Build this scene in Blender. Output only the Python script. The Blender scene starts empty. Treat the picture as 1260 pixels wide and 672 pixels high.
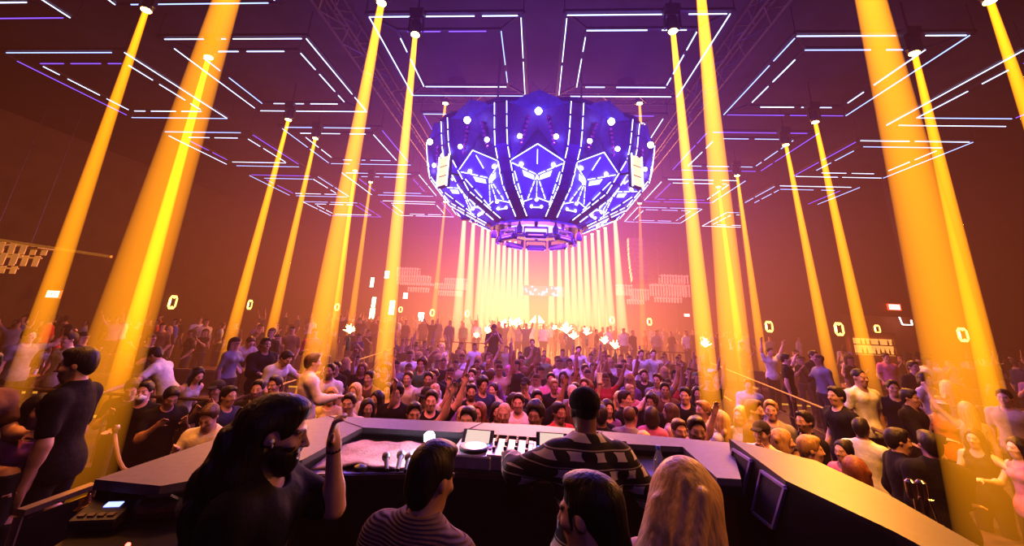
import bpy, math, random
import numpy as np
from mathutils import Vector, Matrix
random.seed(7); np.random.seed(7)
SC = bpy.context.scene
COL = SC.collection
PI = math.pi
# ---------------------------------------------------------------- camera
CAM_Z = 2.85
F, X0, Y0 = 477.4, 630.0, 251.9
_yaw, _pit, _rol = [math.radians(a) for a in (-4.16, 15.95, -2.59)]
_f = np.array([math.sin(_yaw)*math.cos(_pit), math.cos(_yaw)*math.cos(_pit), math.sin(_pit)])
_r = np.array([math.cos(_yaw), -math.sin(_yaw), 0.0]); _u = np.cross(_r, _f)
RIGHT = math.cos(_rol)*_r - math.sin(_rol)*_u
UP = math.cos(_rol)*_u + math.sin(_rol)*_r
FWD = _f
CAMP = np.array([0.0, 0.0, CAM_Z])
def ray(x, y): return (x-X0)*RIGHT + (Y0-y)*UP + F*FWD
def atY(x, y, Y):
    d = ray(x, y); return Vector(CAMP + d*(Y/d[1]))
def atZ(x, y, z):
    d = ray(x, y); return Vector(CAMP + d*((z-CAM_Z)/d[2]))
def atX(x, y, X):
    d = ray(x, y); return Vector(CAMP + d*(X/d[0]))
def proj(p):
    d = np.array(p)-CAMP; z = d@FWD
    return X0+F*(d@RIGHT)/z, Y0-F*(d@UP)/z
cd = bpy.data.cameras.new('camera'); cam = bpy.data.objects.new('camera', cd); COL.objects.link(cam)
cd.sensor_fit = 'HORIZONTAL'; cd.sensor_width = 36; cd.lens = F*36/1260
cd.shift_x = 0.0; cd.shift_y = (Y0-336)/1260
cd.clip_start = .05; cd.clip_end = 200
m3 = Matrix([list(RIGHT), list(UP), list(-FWD)]).transposed()
cam.matrix_world = Matrix.Translation(Vector(CAMP)) @ m3.to_4x4()
SC.camera = cam
SC.view_settings.view_transform = 'Standard'; SC.view_settings.look = 'Medium High Contrast'
SC.cycles.max_bounces = 5; SC.cycles.diffuse_bounces = 0; SC.cycles.glossy_bounces = 3
SC.cycles.transmission_bounces = 4; SC.cycles.transparent_max_bounces = 16
SC.cycles.sample_clamp_indirect = 3.0; SC.cycles.use_adaptive_sampling = True; SC.cycles.adaptive_threshold = .03; SC.cycles.use_denoising = True
SC.cycles.caustics_reflective = False; SC.cycles.caustics_refractive = False
w = bpy.data.worlds.new('world'); SC.world = w; w.use_nodes = True
w.node_tree.nodes['Background'].inputs[0].default_value = (0, 0, 0, 1)
# ---------------------------------------------------------------- materials
MATS = {}
def mat(name, col=(.5,.5,.5), rough=.6, metal=0.0, emit=None, es=0.0, noise=.25, scale=6.0, bump=0.0, obj=False, attr=None, spec=.4):
    if name in MATS: return MATS[name]
    m = bpy.data.materials.new(name); m.use_nodes = True; MATS[name] = m
    nt = m.node_tree; N = nt.nodes; L = nt.links; b = N['Principled BSDF']
    b.inputs['Roughness'].default_value = rough; b.inputs['Metallic'].default_value = metal
    b.inputs['Specular IOR Level'].default_value = spec
    tc = N.new('ShaderNodeTexCoord'); nz = N.new('ShaderNodeTexNoise')
    nz.inputs['Scale'].default_value = scale; nz.inputs['Detail'].default_value = 3
    L.new(tc.outputs['Object'], nz.inputs['Vector'])
    mr = N.new('ShaderNodeMapRange'); L.new(nz.outputs[0], mr.inputs[0])
    mr.inputs[1].default_value = .25; mr.inputs[2].default_value = .75
    mr.inputs[3].default_value = 1-noise; mr.inputs[4].default_value = 1+noise
    mx = N.new('ShaderNodeVectorMath'); mx.operation = 'SCALE'
    L.new(mr.outputs[0], mx.inputs['Scale'])
    src = None
    if obj:
        oi = N.new('ShaderNodeObjectInfo'); src = oi.outputs['Color']
    if attr:
        at = N.new('ShaderNodeAttribute'); at.attribute_name = attr
        if src is not None and attr == 'zone':
            mm = N.new('ShaderNodeMix'); mm.data_type = 'RGBA'
            L.new(at.outputs['Alpha'], mm.inputs[0]); L.new(at.outputs['Color'], mm.inputs[6]); L.new(src, mm.inputs[7]); src = mm.outputs[2]
        elif src is not None:
            vm = N.new('ShaderNodeVectorMath'); vm.operation = 'MULTIPLY'
            L.new(src, vm.inputs[0]); L.new(at.outputs['Color'], vm.inputs[1]); src = vm.outputs[0]
        else: src = at.outputs['Color']
    if src is not None: L.new(src, mx.inputs[0])
    else: mx.inputs[0].default_value = col[:3]
    L.new(mx.outputs[0], b.inputs['Base Color'])
    if bump:
        bp = N.new('ShaderNodeBump'); bp.inputs['Strength'].default_value = bump; bp.inputs['Distance'].default_value = .02
        L.new(nz.outputs[0], bp.inputs['Height']); L.new(bp.outputs[0], b.inputs['Normal'])
    if emit is not None:
        b.inputs['Emission Color'].default_value = (*emit, 1); b.inputs['Emission Strength'].default_value = es
    return m
def glow(name, col, s):
    return mat(name, (.02,.02,.02), .4, emit=col, es=s)
# ---------------------------------------------------------------- mesh builder
class MB:
    def __init__(self): self.v = []; self.f = []
    def add(self, vs, fs):
        b = len(self.v); self.v += [tuple(p) for p in vs]; self.f += [tuple(b+i for i in q) for q in fs]; return self
    def box(self, c, s, R=None):
        c = Vector(c); x, y, z = s[0]/2, s[1]/2, s[2]/2
        vs = [Vector(p) for p in ((-x,-y,-z),(x,-y,-z),(x,y,-z),(-x,y,-z),(-x,-y,z),(x,-y,z),(x,y,z),(-x,y,z))]
        if R is not None: vs = [R @ p for p in vs]
        return self.add([c+p for p in vs], ((3,2,1,0),(4,5,6,7),(0,1,5,4),(1,2,6,5),(2,3,7,6),(3,0,4,7)))
    def cbox(self, c, s, b=.01, R=None):      # chamfered box
        c = Vector(c); x, y, z = s[0]/2, s[1]/2, s[2]/2
        def ring(zz, i): return [(-x+b-i*0, -y+i, zz),(x-b,-y+i,zz),(x-i,-y+b,zz),(x-i,y-b,zz),(x-b,y-i,zz),(-x+b,y-i,zz),(-x+i,y-b,zz),(-x+i,-y+b,zz)]
        vs = ring(-z, b*.7)+ring(-z+b, 0)+ring(z-b, 0)+ring(z, b*.7)
        fs = [tuple(range(7,-1,-1)), tuple(range(24,32))]
        for k in range(3):
            for i in range(8): j = (i+1)%8; fs.append((k*8+i, k*8+j, k*8+8+j, k*8+8+i))
        vs = [Vector(p) for p in vs]
        if R is not None: vs = [R @ p for p in vs]
        return self.add([c+p for p in vs], fs)
    def bar(self, p, q, wx, wz, up=(0,0,1)):
        p, q = Vector(p), Vector(q); d = q-p; ln = d.length
        if ln < 1e-6: return self
        d.normalize(); up = Vector(up)
        if abs(d.dot(up)) > .98: up = Vector((0,1,0))
        s = d.cross(up).normalized(); t = s.cross(d)
        return self.box((p+q)/2, (wx, ln, wz), Matrix((s, d, t)).transposed())
    def tube(self, p, q, r, n=8, r2=None, cap=True):
        p, q = Vector(p), Vector(q); d = (q-p).normalized(); r2 = r if r2 is None else r2
        a = Vector((0,0,1)) if abs(d.z) < .9 else Vector((1,0,0))
        s = d.cross(a).normalized(); t = d.cross(s)
        vs = []
        for c, rr in ((p, r), (q, r2)):
            for i in range(n):
                an = 2*PI*i/n; vs.append(c+s*(math.cos(an)*rr)+t*(math.sin(an)*rr))
        fs = [(i, (i+1)%n, n+(i+1)%n, n+i) for i in range(n)]
        if cap: fs += [tuple(range(n-1,-1,-1)), tuple(range(n, 2*n))]
        return self.add(vs, fs)
    def path(self, pts, r, n=6):
        for a, b in zip(pts[:-1], pts[1:]): self.tube(a, b, r, n)
        return self
    def lathe(self, prof, c=(0,0,0), n=24, R=None):   # prof: (radius, z)
        c = Vector(c); vs = []; fs = []
        for r, z in prof:
            for i in range(n):
                an = 2*PI*i/n; p = Vector((r*math.cos(an), r*math.sin(an), z)); vs.append(c+(R @ p if R is not None else p))
        for k in range(len(prof)-1):
            for i in range(n): j = (i+1)%n; fs.append((k*n+i, k*n+j, k*n+n+j, k*n+n+i))
        fs.append(tuple(range(n-1,-1,-1))); b = (len(prof)-1)*n; fs.append(tuple(b+i for i in range(n)))
        return self.add(vs, fs)
    def prism(self, poly, z0, z1, bottom=True):
        n = len(poly); vs = [(x, y, z0) for x, y in poly]+[(x, y, z1) for x, y in poly]
        fs = [tuple(range(n, 2*n))]+[(i, (i+1)%n, n+(i+1)%n, n+i) for i in range(n)]
        if bottom: fs.append(tuple(range(n-1,-1,-1)))
        return self.add(vs, fs)
    def quad(self, *p): return self.add(p, (tuple(range(len(p))),))
    def ball(self, c, r, n=10, m=7, sc=(1,1,1)):
        prof = [(max(.001, math.sin(PI*k/m))*r, -math.cos(PI*k/m)*r) for k in range(m+1)]
        R = Matrix.Diagonal(sc); return self.lathe(prof, c, n, R)
    def build(self, name, m, parent=None, smooth=False, org=None):
        me = bpy.data.meshes.new(name)
        vs = self.v
        if org is not None: vs = [(a[0]-org[0], a[1]-org[1], a[2]-org[2]) for a in vs]
        me.from_pydata([tuple(p) for p in vs], [], self.f); me.update()
        for mm in (m if isinstance(m, (list, tuple)) else [m]): me.materials.append(mm)
        if smooth:
            me.polygons.foreach_set('use_smooth', [True]*len(me.polygons)); me.set_sharp_from_angle(angle=math.radians(40))
        o = bpy.data.objects.new(name, me); COL.objects.link(o)
        if parent is not None: o.parent = parent
        elif org is not None: o.location = org
        return o
def tag(o, label=None, cat=None, group=None, kind=None):
    if label: o['label'] = label
    if cat: o['category'] = cat
    if group: o['group'] = group
    if kind: o['kind'] = kind
    return o
def empty(name, loc=(0,0,0), rz=0, label=None, cat=None, group=None):
    o = bpy.data.objects.new(name, None); COL.objects.link(o); o.location = loc; o.rotation_euler = (0,0,rz); o.empty_display_size = .1
    return tag(o, label, cat, group)
def struct(o): o['kind'] = 'structure'; return o
KIDS = {}
def copy_tree(o, parent=None):
    c = o.copy(); COL.objects.link(c); c.parent = parent
    for ch in list(o.children): copy_tree(ch, c)
    return c
ORD = ['zeroth','first','second','third','fourth','fifth','sixth','seventh','eighth','ninth','tenth','eleventh','twelfth','thirteenth','fourteenth','fifteenth','sixteenth','seventeenth','eighteenth','nineteenth','twentieth',
 'twenty-first','twenty-second','twenty-third','twenty-fourth','twenty-fifth','twenty-sixth','twenty-seventh','twenty-eighth','twenty-ninth','thirtieth','thirty-first','thirty-second','thirty-third','thirty-fourth','thirty-fifth','thirty-sixth','thirty-seventh','thirty-eighth','thirty-ninth','fortieth']
BLACK = mat('black_metal', (.012,.011,.013), .45, .3)
DARK = mat('dark_paint', (.02,.017,.02), .7)
# ---------------------------------------------------------------- room shell
floor_m = mat('floor_dark', (.03,.022,.02), .35, noise=.4, scale=2)
wall_m = mat('wall_dark', (.035,.02,.013), .8, noise=.35, scale=1.2, bump=.1)
ceil_m = mat('ceiling_dark', (.025,.02,.022), .85, noise=.4, scale=1.0)
HC = 6.3                    # light grid height above the camera
CEIL = CAM_Z+HC+.75
XL, XR, YB, YF = -21.5, 28.0, 38.0, -5.0
struct(MB().quad((XL,YF,0),(XR,YF,0),(XR,YB,0),(XL,YB,0)).build('floor', floor_m))
struct(MB().quad((XL,YF,CEIL),(XL,YB,CEIL),(XR,YB,CEIL),(XR,YF,CEIL)).build('ceiling', ceil_m))
struct(MB().box((XL-.1,(YF+YB)/2,CEIL/2),(.2,YB-YF,CEIL)).build('wall_left', wall_m))
struct(MB().box((XR+.1,(YF+YB)/2,CEIL/2),(.2,YB-YF,CEIL)).build('wall_right', wall_m))
struct(MB().box(((XL+XR)/2,YB+.1,CEIL/2),(XR-XL,.2,CEIL)).build('wall_back', wall_m))
struct(MB().box(((XL+XR)/2,YF-.1,CEIL/2),(XR-XL,.2,CEIL)).build('wall_front', wall_m))
# ---------------------------------------------------------------- ceiling LED frames
led_w = glow('led_white', (.50,.62,1.0), 2.8)
led_c = glow('led_blue', (.30,.44,1.0), 2.2)
led_v = glow('led_violet', (.22,.10,1.0), 1.5)
frame_m = mat('led_channel', (.02,.016,.025), .5, .2)
COLS = {'A':(-2.36,-1.76), 'B':(-1.53,-.91), 'C':(-.63,-.07), 'D':(.07,.63), 'E':(.89,1.48), 'F':(1.72,2.32)}
ROWS = {}
for c in 'BE': ROWS[c] = [(.47,1.05),(1.21,1.79),(1.96,2.54),(2.71,3.29),(3.46,4.04)]
for c in 'AF': ROWS[c] = [(.52,1.11),(1.29,1.88),(2.04,2.62),(2.8,3.38),(3.56,4.14)]
for c in 'CD': ROWS[c] = [(.36,.93),(1.10,1.63),(1.79,2.37),(2.55,3.13),(3.3,3.9)]
COLN = {'Z':'outermost column by the left wall','A':'second column from the left wall','B':'third column from the left wall','C':'column just left of the middle aisle','D':'column just right of the middle aisle','E':'third column from the right wall','F':'second column from the right wall','G':'outermost column by the right wall'}
ZL = CAM_Z+HC
rl = random.Random(3)
def led_frame(c, k, y0, y1):
    x0, x1 = COLS[c]; x0 *= HC; x1 *= HC; y0 *= HC; y1 *= HC
    cx, cy = (x0+x1)/2, (y0+y1)/2
    t = empty('led_light_square', (cx,cy,ZL), 0, 'double LED ceiling square, %s row, %s' % (ORD[k+1], COLN[c]), 'light frame', 'LED ceiling frames'); t['kind'] = 'thing'
    hx, hy = (x1-x0)/2, (y1-y0)/2
    ch = MB()
    for ins in (0, .085*HC):
        a, b = hx-ins, hy-ins
        for p, q in (((-a,-b),(a,-b)),((a,-b),(a,b)),((a,b),(-a,b)),((-a,b),(-a,-b))):
            ch.bar((*p,.05),(*q,.05),.07,.06)
    for sx in (-1,1):
        for sy in (-1,1): ch.bar((sx*hx,sy*hy,.05),(sx*(hx-.085*HC),sy*(hy-.085*HC),.05),.06,.05); ch.tube((sx*hx,sy*hy,.05),(sx*hx,sy*hy,CEIL-ZL),.012,5)
    ch.build('channel', frame_m, t)
    for ins in (0, .085*HC):
        a, b = hx-ins-.06*(ins == 0), hy-ins-.06*(ins == 0)
        for p, q in (((-a,-b),(a,-b)),((a,-b),(a,b)),((a,b),(-a,b)),((-a,b),(-a,-b))):
            p, q = Vector((*p,0)), Vector((*q,0)); m = MB()
            if ins == 0: segs = rl.choice([[(0,.7),(.75,.98)],[(0,1)],[(.02,.45),(.5,.97)],[(.05,.9)]])
            else: segs = rl.choice([[(.03,.3),(.38,.72),(.8,.95)],[(.0,.55),(.68,.9)],[(.1,.42),(.5,.86)],[(.02,.98)]])
            for s, e in segs: m.bar(p.lerp(q, s), p.lerp(q, e), .020, .016)
            m.build('led_tube', rl.choice([led_w, led_w, led_w, led_c, led_c, led_v]), t)
for c in COLS:
    for k, (y0, y1) in enumerate(ROWS[c]): led_frame(c, k, y0, y1)
# ---------------------------------------------------------------- trusses
truss_m = mat('truss_metal', (.11,.09,.10), .4, .8)
def truss(name, p, q, s, label, bay=.55):
    p, q = Vector(p), Vector(q); d = (q-p); ln = d.length; d.normalize()
    side = d.cross(Vector((0,0,1))).normalized(); up = Vector((0,0,1))
    t = empty(name, p, 0, label, 'truss', 'lighting trusses')
    n = max(2, int(ln/bay)); ch = MB(); br = MB()
    cs = [side*(a*s/2)+up*(b*s/2) for a, b in ((-1,-1),(1,-1),(1,1),(-1,1))]
    for c in cs: ch.tube(c, c+d*ln, .028, 6)
    for i in range(n):
        a, b = d*(ln*i/n), d*(ln*(i+1)/n)
        for k in range(4):
            c0, c1 = cs[k], cs[(k+1)%4]
            if i % 2: c0, c1 = c1, c0
            br.tube(a+c0, b+c1, .014, 5)
    ch.build('chord', truss_m, t); br.build('brace', truss_m, t)
    hg = MB()
    for f in (.12,.5,.88):
        hg.tube(d*(ln*f)+up*s/2, d*(ln*f)+up*(CEIL-p.z), .014, 5)
    hg.build('hanger', BLACK, t)
    return t
TY = 11.0; zt = (atY(660,99,TY).z+atY(660,121,TY).z)/2; ts = abs(atY(660,99,TY).z-atY(660,121,TY).z)*1.0
truss('lighting_truss', (atY(496,110,TY).x,TY,zt), (atY(846,110,TY).x,TY,zt), ts, 'box truss crossing behind the top of the LED chandelier')
for i, (X, nm) in enumerate(((-.77,'left'),(.76,'right'))):
    truss('lighting_truss', (X*HC,2.5,ZL+.35), (X*HC,24,ZL+.35), .45, 'long box truss running down the room %s of the chandelier' % nm)
# chain motors on the cross truss
for px_, nm in ((563,'left'),(770,'right')):
    p = atY(px_,104,TY-.35); t = empty('chain_motor', p, 0, 'dark chain motor on the cross truss at the %s of the chandelier' % nm, 'chain motor', 'chain motors')
    b = MB().lathe([(.05,-.22),(.26,-.22),(.30,-.1),(.28,.08),(.2,.2),(.06,.26)], n=16); b.build('motor_body', mat('motor_dark', (.05,.03,.05), .4, .4), t, True)
    MB().tube((0,0,.24),(0,0,CEIL-p.z),.015,6).build('chain', BLACK, t)
    MB().box((0,0,-.32),(.62,.4,.2)).build('cradle', truss_m, t)
# ---------------------------------------------------------------- moving head lights with beams
def beam_material():  # beam light put in as volume emission instead of scattering in haze
    m = bpy.data.materials.new('light_beam_glow'); m.use_nodes = True; nt = m.node_tree; N = nt.nodes; L = nt.links
    N.remove(N['Principled BSDF']); out = N['Material Output']
    tc = N.new('ShaderNodeTexCoord'); sp = N.new('ShaderNodeSeparateXYZ'); L.new(tc.outputs['Object'], sp.inputs[0])
    oi = N.new('ShaderNodeObjectInfo')
    def math_(op, a, b=None):
        n = N.new('ShaderNodeMath'); n.operation = op
        for i, v in enumerate((a, b)):
            if v is None: continue
            if isinstance(v, (int, float)): n.inputs[i].default_value = v
            else: L.new(v, n.inputs[i])
        return n.outputs[0]
    t = math_('MULTIPLY', sp.outputs['Z'], -1.0)
    r = math_('ADD', math_('MULTIPLY', t, BEAM_S), BEAM_R)
    inv = math_('DIVIDE', BEAM_K, math_('POWER', r, 1.75))
    fall = math_('POWER', 2.718, math_('MULTIPLY', t, -.035))
    e = N.new('ShaderNodeEmission'); L.new(oi.outputs['Color'], e.inputs[0]); geo = N.new('ShaderNodeNewGeometry'); s2 = N.new('ShaderNodeSeparateXYZ'); L.new(geo.outputs['Position'], s2.inputs[0])
    fr = N.new('ShaderNodeMapRange'); fr.interpolation_type = 'SMOOTHSTEP'; fr.inputs[1].default_value = .3; fr.inputs[2].default_value = 3.2; fr.inputs[3].default_value = 0; fr.inputs[4].default_value = 1; L.new(s2.outputs['Z'], fr.inputs[0])
    L.new(math_('MULTIPLY', math_('MULTIPLY', inv, fall), fr.outputs[0]), e.inputs[1])
    ab = N.new('ShaderNodeVolumeAbsorption'); ab.inputs['Density'].default_value = .0
    ad = N.new('ShaderNodeAddShader'); L.new(e.outputs[0], ad.inputs[0]); L.new(ab.outputs[0], ad.inputs[1])
    L.new(ad.outputs[0], out.inputs['Volume']); m.cycles.volume_step_rate = 1.0
    return m
BEAM_R, BEAM_S, BEAM_K = .05, .0155, .16
beam_m = beam_material()
lens_m = glow('lamp_lens', (1.0,.62,.12), 30.0)
head_m = mat('fixture_black', (.015,.012,.012), .45)
ZT = CAM_Z+5.75
def moving_head(T, D, ln, label, gain=1.0, wide=1.0, group='moving head lights', col=(.95,.318,.006), spot=1.0, hang=None):
    T = Vector(T); D = Vector(D).normalized()
    t = empty('moving_head_light', T, 0, label, 'stage light', group)
    R = D.to_track_quat('-Z', 'Y').to_matrix()
    b = MB().lathe([(.06,.34),(.10,.32),(.12,.16),(.105,.02),(.09,.0)], n=14, R=R); b.build('lamp_head', head_m, t, True)
    y = MB()
    for s in (-1,1): y.box((s*.15,0,.22),(.03,.08,.34))
    y.box((0,0,.40),(.34,.1,.04)); y.box((0,0,.50),(.3,.26,.16)); y.build('yoke', head_m, t)
    h = (CEIL-T.z) if hang is None else hang
    MB().tube((0,0,.56),(0,0,h),.02,6).build('hanging_clamp', BLACK, t)
    MB().lathe([(.085,-.005),(.09,-.02),(.05,-.035)], n=14, R=R).build('lens', lens_m, t, True)
    n = 20; prof = [(BEAM_R*wide+BEAM_S*wide*z, -z) for z in (ln, ln*.66, ln*.33, .03)]
    prof = [(r, z) for r, z in prof]
    bm = MB().lathe(prof, n=n).build('light_beam', beam_m, t)
    bm.rotation_euler = D.to_track_quat('-Z', 'Y').to_euler(); bm.color = (col[0]*gain, col[1]*gain, col[2]*gain, 1)
    if spot:
        ld = bpy.data.lights.new('beam_lamp', 'SPOT'); ld.energy = 900*spot; ld.color = (1.0,.45,.06); ld.spot_size = math.radians(5.5); ld.spot_blend = .5; ld.shadow_soft_size = .06
        lo = bpy.data.objects.new('beam_lamp', ld); COL.objects.link(lo); lo.parent = t; lo.location = D*.1; lo.rotation_euler = D.to_track_quat('-Z', 'Y').to_euler()
    return t
# (top px, bottom px, label, gain, spot, depth or None)
BEAMS = [
 ((180,12),(15,500),'orange beam from a light left of the wide beam at far left',.75,1,None),
 ((279,0),(128,480),'wide amber beam at left with its lamp above the frame',.42,.25,3.7),
 ((257,70),(157,430),'thin bright beam inside the wide amber beam at left',1.35,1,None),
 ((355,147),(275,450),'tall orange beam whose lamp glows above the left tables',1.0,1,None),
 ((388,170),(333,412),'slim orange beam standing beside the tall left table beam',.9,1,None),
 ((470,0),(396,400),'amber beam left of the chandelier with its lamp out of frame',.85,1,6.0),
 ((437,210),(411,410),'short beam from a small bright lamp left of the chandelier',1.0,1,None),
 ((456,224),(431,405),'shortest slim beam left of the chandelier',.6,1,None),
 ((511,42),(470,470),'bright beam directly left of the chandelier from a glowing lamp',1.35,1,None),
 ((828,38),(872,470),'bright beam directly right of the chandelier from a glowing lamp',1.35,1,None),
 ((863,0),(906,450),'amber beam right of the chandelier with its lamp out of frame',.95,1,5.4),
 ((884,230),(916,470),'thin beam half hidden behind the amber beam right of the chandelier',.7,1,None),
 ((907,216),(941,462),'slim orange beam over the right railing',.8,1,None),
 ((967,178),(1025,470),'orange beam landing behind the man in a white T-shirt, left of two',.95,1,None),
 ((1003,150),(1073,472),'tall orange beam landing on the man in a white T-shirt',1.0,1,None),
 ((1071,0),(1172,430),'wide amber beam at right with its lamp above the frame',.62,.25,3.6),
 ((1125,65),(1222,480),'orange beam right of the wide right beam with glowing lamp',.95,1,None),
 ((1218,1),(1290,215),'beam cut by the right edge of the picture',.9,1,None),
 ((548,248),(532,402),'first slim beam left of the far beam curtain',.45,0,None),
 ((787,250),(791,402),'faint slim beam right of the far beam curtain',.25,0,None),
]
for (tp, bp, lb, g, sp, Y) in BEAMS:
    if Y is None: T = atZ(*tp, ZT)
    else: T = atY(*tp, Y)
    B = atY(*bp, T.y); d = (B-T).normalized()
    if Y is not None: T = T - d*((ZT-T.z)/(-d.z))
    ln = (T.z-.35)/(-d.z)
    moving_head(T, d, ln, lb, g, 1.6 if Y == 3.7 else (1.4 if Y == 3.6 else (1.25 if Y else 1.0)), spot=sp)
back = [(568,22.5),(580,24),(592,25),(599,26),(606,27),(613,28),(620,29),(627,30),(634,31),(641,32),(648,33),(678,33),(688,32),(697,31),(705,30),(713,29),(721,28),(730,27),(738,26),(747,25),(760,23)]
for i, (x, Y) in enumerate(back):
    T = atY(x, 320, Y); B = atY(x+(x-663)*.07, 420, Y); d = (B-T).normalized()
    T = T - d*((ZT-T.z)/(-d.z)); ln = (T.z-.4)/(-d.z)
    side = 'left' if x < 663 else 'right'; k = i+1 if x < 663 else len(back)-i
    moving_head(T, d, ln, 'beam light in the far curtain, %s from the outside on the %s half' % (ORD[k], side), .36, 2.1, 'far curtain of beams', col=(1.0,.45,.17), spot=0)
# little warm lamps on the cross truss
for px_, nm in ((548,'left'),(787,'right')):
    T = atY(px_,127,TY+.2); moving_head(T, (0,0,-1), 1.2, 'small warm lamp under the %s end of the cross truss' % nm, .8, .8, 'truss lamps', spot=0, hang=.8)
# ---------------------------------------------------------------- big LED chandelier
CH_D = 11.5; CH = Vector((atY(662,200,CH_D).x, CH_D, CAM_Z))
panel_m = mat('chandelier_panel', (.13,.11,.80), .38, .35, noise=.15, scale=3)
mesh_m = mat('perforated_panel', (.05,.022,.15), .5, .3, noise=.8, scale=60)
rib_m = mat('chandelier_rib', (.06,.03,.20), .35, .5)
cl_w = glow('chandelier_led', (.46,.56,1.0), 4.0)
cl_v = glow('chandelier_led_violet', (.22,.16,1.0), 4.0)
lamp_w = glow('chandelier_lamp', (.45,.5,1.0), 22.0)
fl_w = glow('chandelier_bar_and_glint', (.42,.5,1.0), 3.0)
PROF = [(3.45,4.86),(3.30,3.90),(2.62,3.08),(1.42,2.52)]
_cum = [0]
for a, b in zip(PROF[:-1], PROF[1:]): _cum.append(_cum[-1]+math.hypot(a[0]-b[0], a[1]-b[1]))
def prof(v):
    s = max(0, min(1, v))*_cum[-1]
    for i in range(3):
        if s <= _cum[i+1]+1e-9:
            f = (s-_cum[i])/(_cum[i+1]-_cum[i]); return PROF[i][0]+(PROF[i+1][0]-PROF[i][0])*f, PROF[i][1]+(PROF[i+1][1]-PROF[i][1])*f
    return PROF[3]
chand = empty('led_chandelier', CH, 0, 'huge faceted LED chandelier glowing blue and violet above the crowd', 'chandelier')
def S(th, u, v, out=0.0):        # point on the facet whose middle faces angle th
    r, z = prof(v); hw = math.radians(15)
    rib = .17                    # half rib width, metres
    apo = (r+out)*math.cos(hw); half = max(.05, (r+out)*math.sin(hw)-rib)
    x, y = u*half, -apo
    c, s = math.cos(th), math.sin(th); return Vector((x*c-y*s, x*s+y*c, z))
def strip(m, a, b, w=.022, dash=None):
    w = min(w, .017)
    if dash is None: m.bar(a, b, w, w); return
    n = dash
    for i in range(n): m.bar(a.lerp(b, (i+.04)/n), a.lerp(b, (i+.82)/n), w, w)
for i in range(12):
    th = math.radians(30*i)
    P = lambda u, v, o=0.0: S(th, u, v, o)
    near = math.cos(th) > -.3
    # upper perforated part
    up = MB(); A, B = P(-1,0), P(1,0); C, D, E_ = P(1,.42), P(0,.30), P(-1,.42); M_ = P(0,.14,-.28); top = P(0,-.0,-.12)
    up.add([A,top,B,C,D,E_,M_], [(0,1,6),(1,2,6),(2,3,6),(3,4,6),(4,5,6),(5,0,6)])
    upo = up.build('perforated_panel', mesh_m, chand)
    gab = MB(); g0, g1, gt = P(-1.0,.0,.02), P(1.0,.0,.02), P(0,0,.10)+Vector((0,0,.30)); gm = P(0,.09,.22)
    gab.add([g0,gm,g1,gt], [(0,1,3),(1,2,3)]); gab.build('canopy_fin', mat('canopy_violet', (.12,.12,.62), .35, .3), chand)
    if near:
        for s in (-1,1):
            chn = MB()
            for k in range(7): chn.ball(P(s*(.34+.04*k), .09+.032*k, -.10), .045, 6, 4)
            chn.build('chain_trim', mat('chain_pink', (.35,.06,.30), .3, .6), upo)
    # main faceted panel
    pm = MB(); I = P(0,.49,-.36)
    vs = [P(-1,.42),P(0,.30),P(1,.42),I,P(-.6,.77,-.02),P(.6,.77,-.02),P(0,.745,-.06),P(-1,.80),P(1,.80),P(-1,1),P(1,1)]
    pm.add(vs, [(0,3,1),(1,3,2),(0,4,3),(2,3,5),(4,6,3),(3,6,5),(0,7,4),(2,5,8),(7,9,10,8,5,6,4)])
    po = pm.build('facet_panel', panel_m, chand)
    st = MB(); o = .03
    Q = lambda u, v, dd=o: P(u, v, dd)
    I2 = P(0,.49,-.32)
    strip(st, Q(0,.30), Q(-1,.42)); strip(st, Q(0,.30), Q(1,.42))
    strip(st, Q(-1,.44), I2, .03, 3); strip(st, Q(1,.44), I2, .03, 3)
    strip(st, P(0,.33,-.05), P(0,.42,-.20), .03)
    strip(st, I2, P(-.6,.77,.02), .03, 4); strip(st, I2, P(.6,.77,.02), .03, 4); strip(st, I2, P(0,.745,-.02), .03, 4)
    strip(st, Q(-1,.80), P(-.3,.755,0), .03); strip(st, P(0,.74,0), Q(1,.80), .03); strip(st, Q(-.95,.5), Q(-.95,.85), .028, 3); strip(st, Q(.95,.5), Q(.95,.85), .028, 3)
    st.build('led_strip', cl_w, po)
    for u, v, dd, rr in ((0,.09,.20,.085),(-.62,.24,-.02,.06),(.62,.24,-.02,.06),(-.66,.44,-.08,.05),(.66,.44,-.08,.05),(-.4,.85,.02,.035),(.4,.85,.02,.035),(0,.77,.02,.04)):
        MB().ball(P(u, v, dd), rr, 8, 5).build('spot_bulb', lamp_w, po)
    for s in (-1,1):
        fl = MB()
        a, b, c, d = P(s*.14,.505,-.22), P(s*.66,.475,-.12), P(s*.60,.525,-.10), P(s*.14,.545,-.19); fl.quad(a,b,c,d); fl.build('bar_and_glint', fl_w, po)  # glowing quads put in for white reflections on the dented facet
    fl = MB(); fl.bar(P(-.4,.86,.03), P(.4,.86,.03), .025, .025); fl.build('bar_and_glint', fl_w, po)
    # rib between this facet and the next
    t2 = th+math.radians(15); rb = MB(); rs = MB(); rb2 = MB()
    def RP(v, x, out):
        r, z = prof(v); y = -(r+out); c, s = math.cos(t2), math.sin(t2); return Vector((x*c-y*s, x*s+y*c, z))
    vv = [-.0, .30, .32, .5, .66, .68, .84, 1.0]; pts = []
    for v in vv: pts += [RP(v,-.17,.02), RP(v,.17,.02), RP(v,.17,-.2), RP(v,-.17,-.2)]
    fs = []
    for k in range(len(vv)-1):
        for j in range(4): fs.append((k*4+j, k*4+(j+1)%4, k*4+4+(j+1)%4, k*4+4+j))
    fs += [(0,1,2,3), tuple(len(pts)-1-j for j in range(4))]
    rb.add(pts, fs); ro = rb.build('rib', rib_m, chand)
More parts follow.
